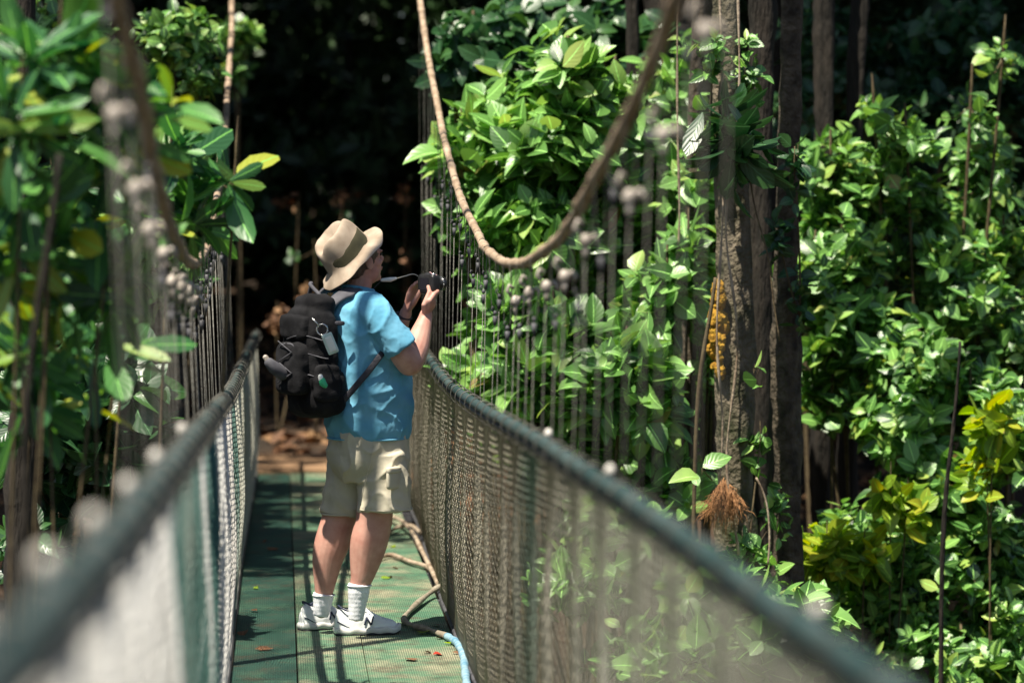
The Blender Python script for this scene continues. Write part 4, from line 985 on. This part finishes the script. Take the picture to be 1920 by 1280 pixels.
t2, _ = trunk_tree('dark straight trunk directly right of the mossy trunk', [(1490, -60, 20), (1478, 150, 22), (1482, 330, 19), (1470, 560, 26), (1480, 800, 24), (1474, 1100, 32)], 15.9, 'bark')
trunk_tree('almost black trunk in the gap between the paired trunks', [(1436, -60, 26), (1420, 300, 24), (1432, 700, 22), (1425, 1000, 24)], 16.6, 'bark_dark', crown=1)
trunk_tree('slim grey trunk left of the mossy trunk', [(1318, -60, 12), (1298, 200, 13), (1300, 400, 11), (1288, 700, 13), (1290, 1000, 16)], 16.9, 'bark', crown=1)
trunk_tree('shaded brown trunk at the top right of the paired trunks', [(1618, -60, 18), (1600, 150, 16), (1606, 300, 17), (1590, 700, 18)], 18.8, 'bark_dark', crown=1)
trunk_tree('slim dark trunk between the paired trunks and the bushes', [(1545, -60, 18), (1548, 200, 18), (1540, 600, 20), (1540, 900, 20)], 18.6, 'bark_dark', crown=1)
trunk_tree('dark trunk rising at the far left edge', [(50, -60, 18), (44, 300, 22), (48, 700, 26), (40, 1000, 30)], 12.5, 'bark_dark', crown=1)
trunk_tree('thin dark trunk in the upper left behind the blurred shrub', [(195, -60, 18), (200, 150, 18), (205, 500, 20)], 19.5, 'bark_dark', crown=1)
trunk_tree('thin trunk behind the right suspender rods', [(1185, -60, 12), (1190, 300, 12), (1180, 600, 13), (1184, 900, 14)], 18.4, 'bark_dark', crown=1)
def sapling(label, keys, Y, mat='bark_dark', name='sapling', cat='sapling'):
    k = pkeys(keys, Y); base = Vector(k[-1][:3]); base.z = ground_h(base.x, base.y); k.append((base.x, base.y, base.z - .1, k[-1][3] * 1.1))
    o = trunk_mesh(k, 8, .2, 20).build(name, M[mat]); tag(o, label, cat); return o
sapling('slanting bare brown stem in front of the right bushes', [(1802, 640, 3), (1790, 780, 3.5), (1772, 930, 4.5), (1765, 1090, 5)], 15.8)
sapling('thin dark leaning stem crossing the nearest left shrub', [(122, 288, 5), (100, 430, 6), (72, 560, 7), (45, 700, 8)], 8.2)
sapling('thin pale vine stem climbing left of the mossy trunk', [(1352, 520, 3), (1325, 600, 4), (1308, 720, 4), (1300, 960, 4)], 15.2, 'stem', 'vine', 'vine')
o = MB().tube([Vector(p) for p in smooth_pts([tuple(P(a, b_, 15.1)) for a, b_ in ((1405, 330), (1418, 400), (1440, 480), (1450, 560), (1462, 640))], 20)], .004, 6).build('vine', M['stem']); tag(o, 'thin vine slung between the paired trunks', 'vine')
o = MB().tube([Vector(p) for p in smooth_pts([tuple(P(a, b_, 15.1)) for a, b_ in ((1418, 895), (1432, 925), (1440, 960), (1443, 1010), (1440, 1060))], 20)], .005, 6).build('vine', M['vine']); tag(o, 'short tan root hanging low beside the mossy trunk', 'vine')
for lab, x0, xs, yy, Y in (('thin root vine running down the front of the mossy trunk', 1370, 16, (-40, 200, 420, 640, 860, 1040), 15.22), ('thin root vine running down the left side of the mossy trunk', 1350, 12, (-40, 160, 380, 620, 800, 960), 15.3),
                   ('slack root vine hanging free left of the slim grey trunk', 1262, 26, (-40, 220, 460, 700, 900), 16.4)):
    pts = [tuple(P(x0 + random.uniform(-xs, xs), y_, Y + random.uniform(-.02, .02))) for y_ in yy]
    o = MB().tube([Vector(p) for p in smooth_pts(pts, 40)], [.006 + .002 * math.sin(i) for i in range(41)], 7).build('vine', M['vine']); tag(o, lab, 'vine', 'root vines on the trunks')
for lab, bl, mt in (('small-leaved climber covering the top of the mossy trunk', [(1340, 90, 15.3, 30, 70, 12), (1400, 150, 15.4, 30, 80, 14), (1330, 250, 15.4, 24, 60, 9)], 'leaf_right'),
                    ('small-leaved climber on the middle of the dark straight trunk', [(1490, 330, 15.6, 24, 80, 12), (1460, 440, 15.6, 20, 60, 8), (1500, 560, 15.7, 20, 70, 9)], 'leaf_dark'),
                    ('sparse climber between the paired trunks near their feet', [(1425, 830, 15.4, 26, 60, 8), (1460, 960, 15.5, 30, 60, 9), (1400, 1030, 15.3, 34, 30, 7)], 'leaf_mid')):
    plant('climber', lab, 'plant', P(bl[-1][0], bl[-1][1] + 40, bl[-1][2]), [pblob(a, b_, Y, rx, ry, .08, n) for a, b_, Y, rx, ry, n in bl], .075, 5, mt, srad=.006, twigs=14, twig=.05)
# drooping dark epiphyte leaves on the mossy trunk
plant('epiphyte', 'drooping dark teal leaves growing on the mossy trunk', 'plant', P(1370, 250, 15.2), [pblob(1360, 270, 15.1, 45, 50, .1, 10), pblob(1395, 300, 15.1, 35, 50, .08, 8)], .22, 6, 'leaf_dark', 'long', srad=.006, up=-1.0, twigs=6)
plant('epiphyte', 'pair of round leaves between the paired trunks', 'plant', P(1420, 690, 15.2), [pblob(1415, 690, 15.1, 14, 10, .04, 2)], .13, 2, 'leaf_mid', 'ovate', srad=.004, twigs=2)
plant('epiphyte', 'single large pale leaf beside the orange root tuft', 'plant', P(1335, 900, 15.0), [pblob(1318, 880, 14.9, 6, 6, .03, 1)], .17, 3, 'leaf_mid', 'ovate', srad=.004, twigs=1)

# dark forest: trees beyond the bridge end (copies share their meshes); unseen crowns added to keep it dark
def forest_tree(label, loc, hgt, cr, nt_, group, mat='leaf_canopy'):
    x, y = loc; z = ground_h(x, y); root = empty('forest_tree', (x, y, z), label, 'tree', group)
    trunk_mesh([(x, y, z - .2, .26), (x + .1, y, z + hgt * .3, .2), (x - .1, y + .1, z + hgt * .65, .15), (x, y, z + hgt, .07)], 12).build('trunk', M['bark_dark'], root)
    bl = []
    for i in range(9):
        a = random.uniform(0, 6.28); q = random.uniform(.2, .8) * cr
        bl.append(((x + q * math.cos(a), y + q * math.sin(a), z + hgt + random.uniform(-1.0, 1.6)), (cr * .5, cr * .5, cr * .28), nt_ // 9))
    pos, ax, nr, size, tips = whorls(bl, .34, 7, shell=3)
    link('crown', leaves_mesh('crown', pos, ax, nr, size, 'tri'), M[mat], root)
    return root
def copy_tree(o, parent=None):
    c = o.copy(); COL.objects.link(c); c.parent = parent
    if parent is not None: c.matrix_parent_inverse = o.matrix_parent_inverse.copy()
    for ch in o.children: copy_tree(ch, c)
    return c
proto = forest_tree('tall dark forest tree with unseen crown added to shade the far end of the bridge', (-6.0, 25.5), 8.0, 3.6, 1100, 'added shade trees beyond the bridge')
spots = [(3.8, 24), (-5.6, 22.4), (2.6, 21.4), (-6.5, 21), (7.5, 22), (-1.9, 28.5), (2.4, 27.5), (-4, 31), (5, 31), (10, 29), (-9, 28), (-13, 33), (4.6, 36), (-5, 39), (7, 38), (13, 36), (-11, 41), (-1.5, 43), (6, 47), (-7, 48), (13, 46), (17, 30), (-16, 26), (3, 54), (-4, 55), (12, 54), (-12, 53)]
FT = 'tall dark forest tree beyond the bridge, its unseen crown added for shade'
proto['label'] = FT
for x, y in spots:
    c = copy_tree(proto); c.location = (x, y, ground_h(x, y) + (1.2 if y < 22 else 0)); c.rotation_euler = (0, 0, random.uniform(0, 6.28)); s = random.uniform(.9, 1.2); c.scale = (s, s, s)
# understorey: dark bushy trees low behind, closing the view
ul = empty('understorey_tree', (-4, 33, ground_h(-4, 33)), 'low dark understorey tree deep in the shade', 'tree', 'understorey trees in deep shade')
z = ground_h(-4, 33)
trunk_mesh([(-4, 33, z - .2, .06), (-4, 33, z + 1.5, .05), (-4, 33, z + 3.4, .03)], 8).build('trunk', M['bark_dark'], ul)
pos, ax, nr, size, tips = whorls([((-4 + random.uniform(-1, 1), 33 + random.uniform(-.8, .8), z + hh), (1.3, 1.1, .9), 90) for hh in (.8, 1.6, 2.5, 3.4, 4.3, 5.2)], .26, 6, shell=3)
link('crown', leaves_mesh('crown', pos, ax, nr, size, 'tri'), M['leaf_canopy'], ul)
k = 0
for row, (Y, st) in enumerate(((26, 2.4), (33, 1.9), (36, 1.9), (39, 2.5), (44, 2.5), (52, 2.8), (58, 2.8))):
    for x in np.arange(-13, 15, st):
        if Y < 30 and -1.3 < x < 1.7: continue
        x += random.uniform(-.5, .5); yy = Y + random.uniform(-1, 1); k += 1
        c = copy_tree(ul); c.location = (x, yy, ground_h(x, yy)); c.rotation_euler = (0, 0, random.uniform(0, 6.28)); s = random.uniform(.85, 1.25); c.scale = (s, s, s * (1 if Y < 40 else 1.3))
def add_shade_tree(label, base, blobs):  # unseen tree, added so its crowns dapple the far deck
    x, y = base; z = ground_h(x, y); root = empty('shade_tree', (x, y, z), label, 'tree', 'unseen trees added for shade')
    top = max(b_[0][2] for b_ in blobs)
    tb = trunk_mesh([(x, y, z - .2, .16), (x + .05, y, z + 2, .13), (x, y + .1, top - 1, .09), (x, y, top + .6, .05)], 12)
    for c, r, n in blobs:
        tb.tube([Vector((x, y, c[2] - 1.0)), Vector(((x + c[0]) / 2, (y + c[1]) / 2, c[2] - .1)), Vector(c)], [.06, .04, .015], 8)
    tb.build('trunk', M['bark'], root)
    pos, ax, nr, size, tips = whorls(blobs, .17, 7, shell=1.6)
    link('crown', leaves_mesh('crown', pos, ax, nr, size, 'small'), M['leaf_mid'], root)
add_shade_tree('slender unseen tree added to shade the deck behind the man', (-3.9, 15.8), [((-2.9, 14.6, 7.4), (1.0, .8, .5), 100), ((-2.7, 16.0, 7.6), (1.1, .9, .5), 150), ((-2.9, 17.6, 7.5), (1.1, 1.0, .5), 190), ((-2.8, 19.3, 7.6), (1.2, 1.0, .5), 190)])
# trees behind the photographer and far to the sides
for x, y in ((-6, -6), (5, -7), (-9, 3), (10, 4), (0, -12), (-10, 12), (12, 13)):
    c = copy_tree(proto); c.location = (x, y, ground_h(x, y)); c.rotation_euler = (0, 0, random.uniform(0, 6.28)); c['label'] = 'tall forest tree standing beside or behind the near end of the bridge'; c['group'] = 'trees around the near end'
for lab, bl in [('rust-brown dead-leaf bush behind the backpack beyond the far landing', [(520, 600, 26, 30, 50, 12), (575, 545, 26.5, 24, 26, 5)]),
                ('dry reddish bush high behind the hat', [(560, 380, 27, 60, 16, 4), (660, 365, 27.5, 40, 16, 4)]),
                ('olive bush just behind the hat crown', [(590, 470, 26, 50, 30, 4), (640, 410, 26.4, 40, 16, 3)]),
                ('dry brown bush beyond the hand-held camera', [(760, 360, 27, 40, 22, 4), (770, 480, 26.5, 30, 20, 3)])]:
    plant('dry_bush', lab, 'bush', gp(bl[0][0], bl[0][2]), [pblob(a, b_, Y, rx, ry, .3, n) for a, b_, Y, rx, ry, n in bl], .075, 5, 'leaf_dark' if 'olive' in lab else 'litter', srad=.008, twigs=6)
# leaf litter on the bank
n = 7000
xy = np.stack([rng.uniform(-4, 5, n), 22.8 + 14 * rng.random(n) ** 1.3], 1)
pos = np.array([(x, y, ground_h(x, y) + .02) for x, y in xy]); ax = rng.normal(size=(n, 3)) * np.array([1, 1, .3]); nr = np.array([0, 0, 1]) + rng.normal(size=(n, 3)) * .4
o = link('leaf_litter', leaves_mesh('leaf_litter', pos, ax, nr, .09 + .12 * rng.random(n), 'small'), M['litter']); tag(o, 'brown leaf litter on the bank beyond the bridge', 'leaf litter', kind='stuff')
# single dry leaves on the deck
def dry(px_, py_, label, mat, size, a):
    p = on_deck(px_, py_, .004); me = leaves_mesh('fallen_leaf', np.array([tuple(p)]), np.array([[math.cos(a), math.sin(a), .05]]), np.array([[0, -.2, 1.]]), np.array([size]), 'ovate', 0)
    o = link('fallen_leaf', me, M[mat]); tag(o, label, 'leaf')
dry(812, 1226, 'small red fallen leaf on the deck near the blue hose', 'red', .06, .3)
dry(690, 1040, 'fallen leaf on the deck behind the calves', 'leaf_yellow', .09, .2)
dry(520, 1030, 'fallen leaf lying on the left deck panel', 'litter', .09, 2.2)
for i in range(30):
    Y = random.uniform(13.1, 21.5); X = random.choice([random.uniform(-.17, .05), random.uniform(.1, .72), random.uniform(.5, .74)])
    me = leaves_mesh('fallen_leaf', np.array([(X, Y, deck_z(Y) + .006)]), np.array([[random.uniform(-1, 1), random.uniform(-1, 1), .05]]), np.array([[random.uniform(-.4, .4), random.uniform(-.4, .4), 1.]]), np.array([random.uniform(.035, .085)]), random.choice(['ovate', 'small']), 0)
    tag(link('fallen_leaf', me, M[random.choice(['litter', 'litter', 'leaf_yellow'])]), 'small dry leaf scattered on the green deck grating', 'leaf', 'dry leaves scattered on the deck')
print('faces', sum(len(m.polygons) for m in bpy.data.meshes))
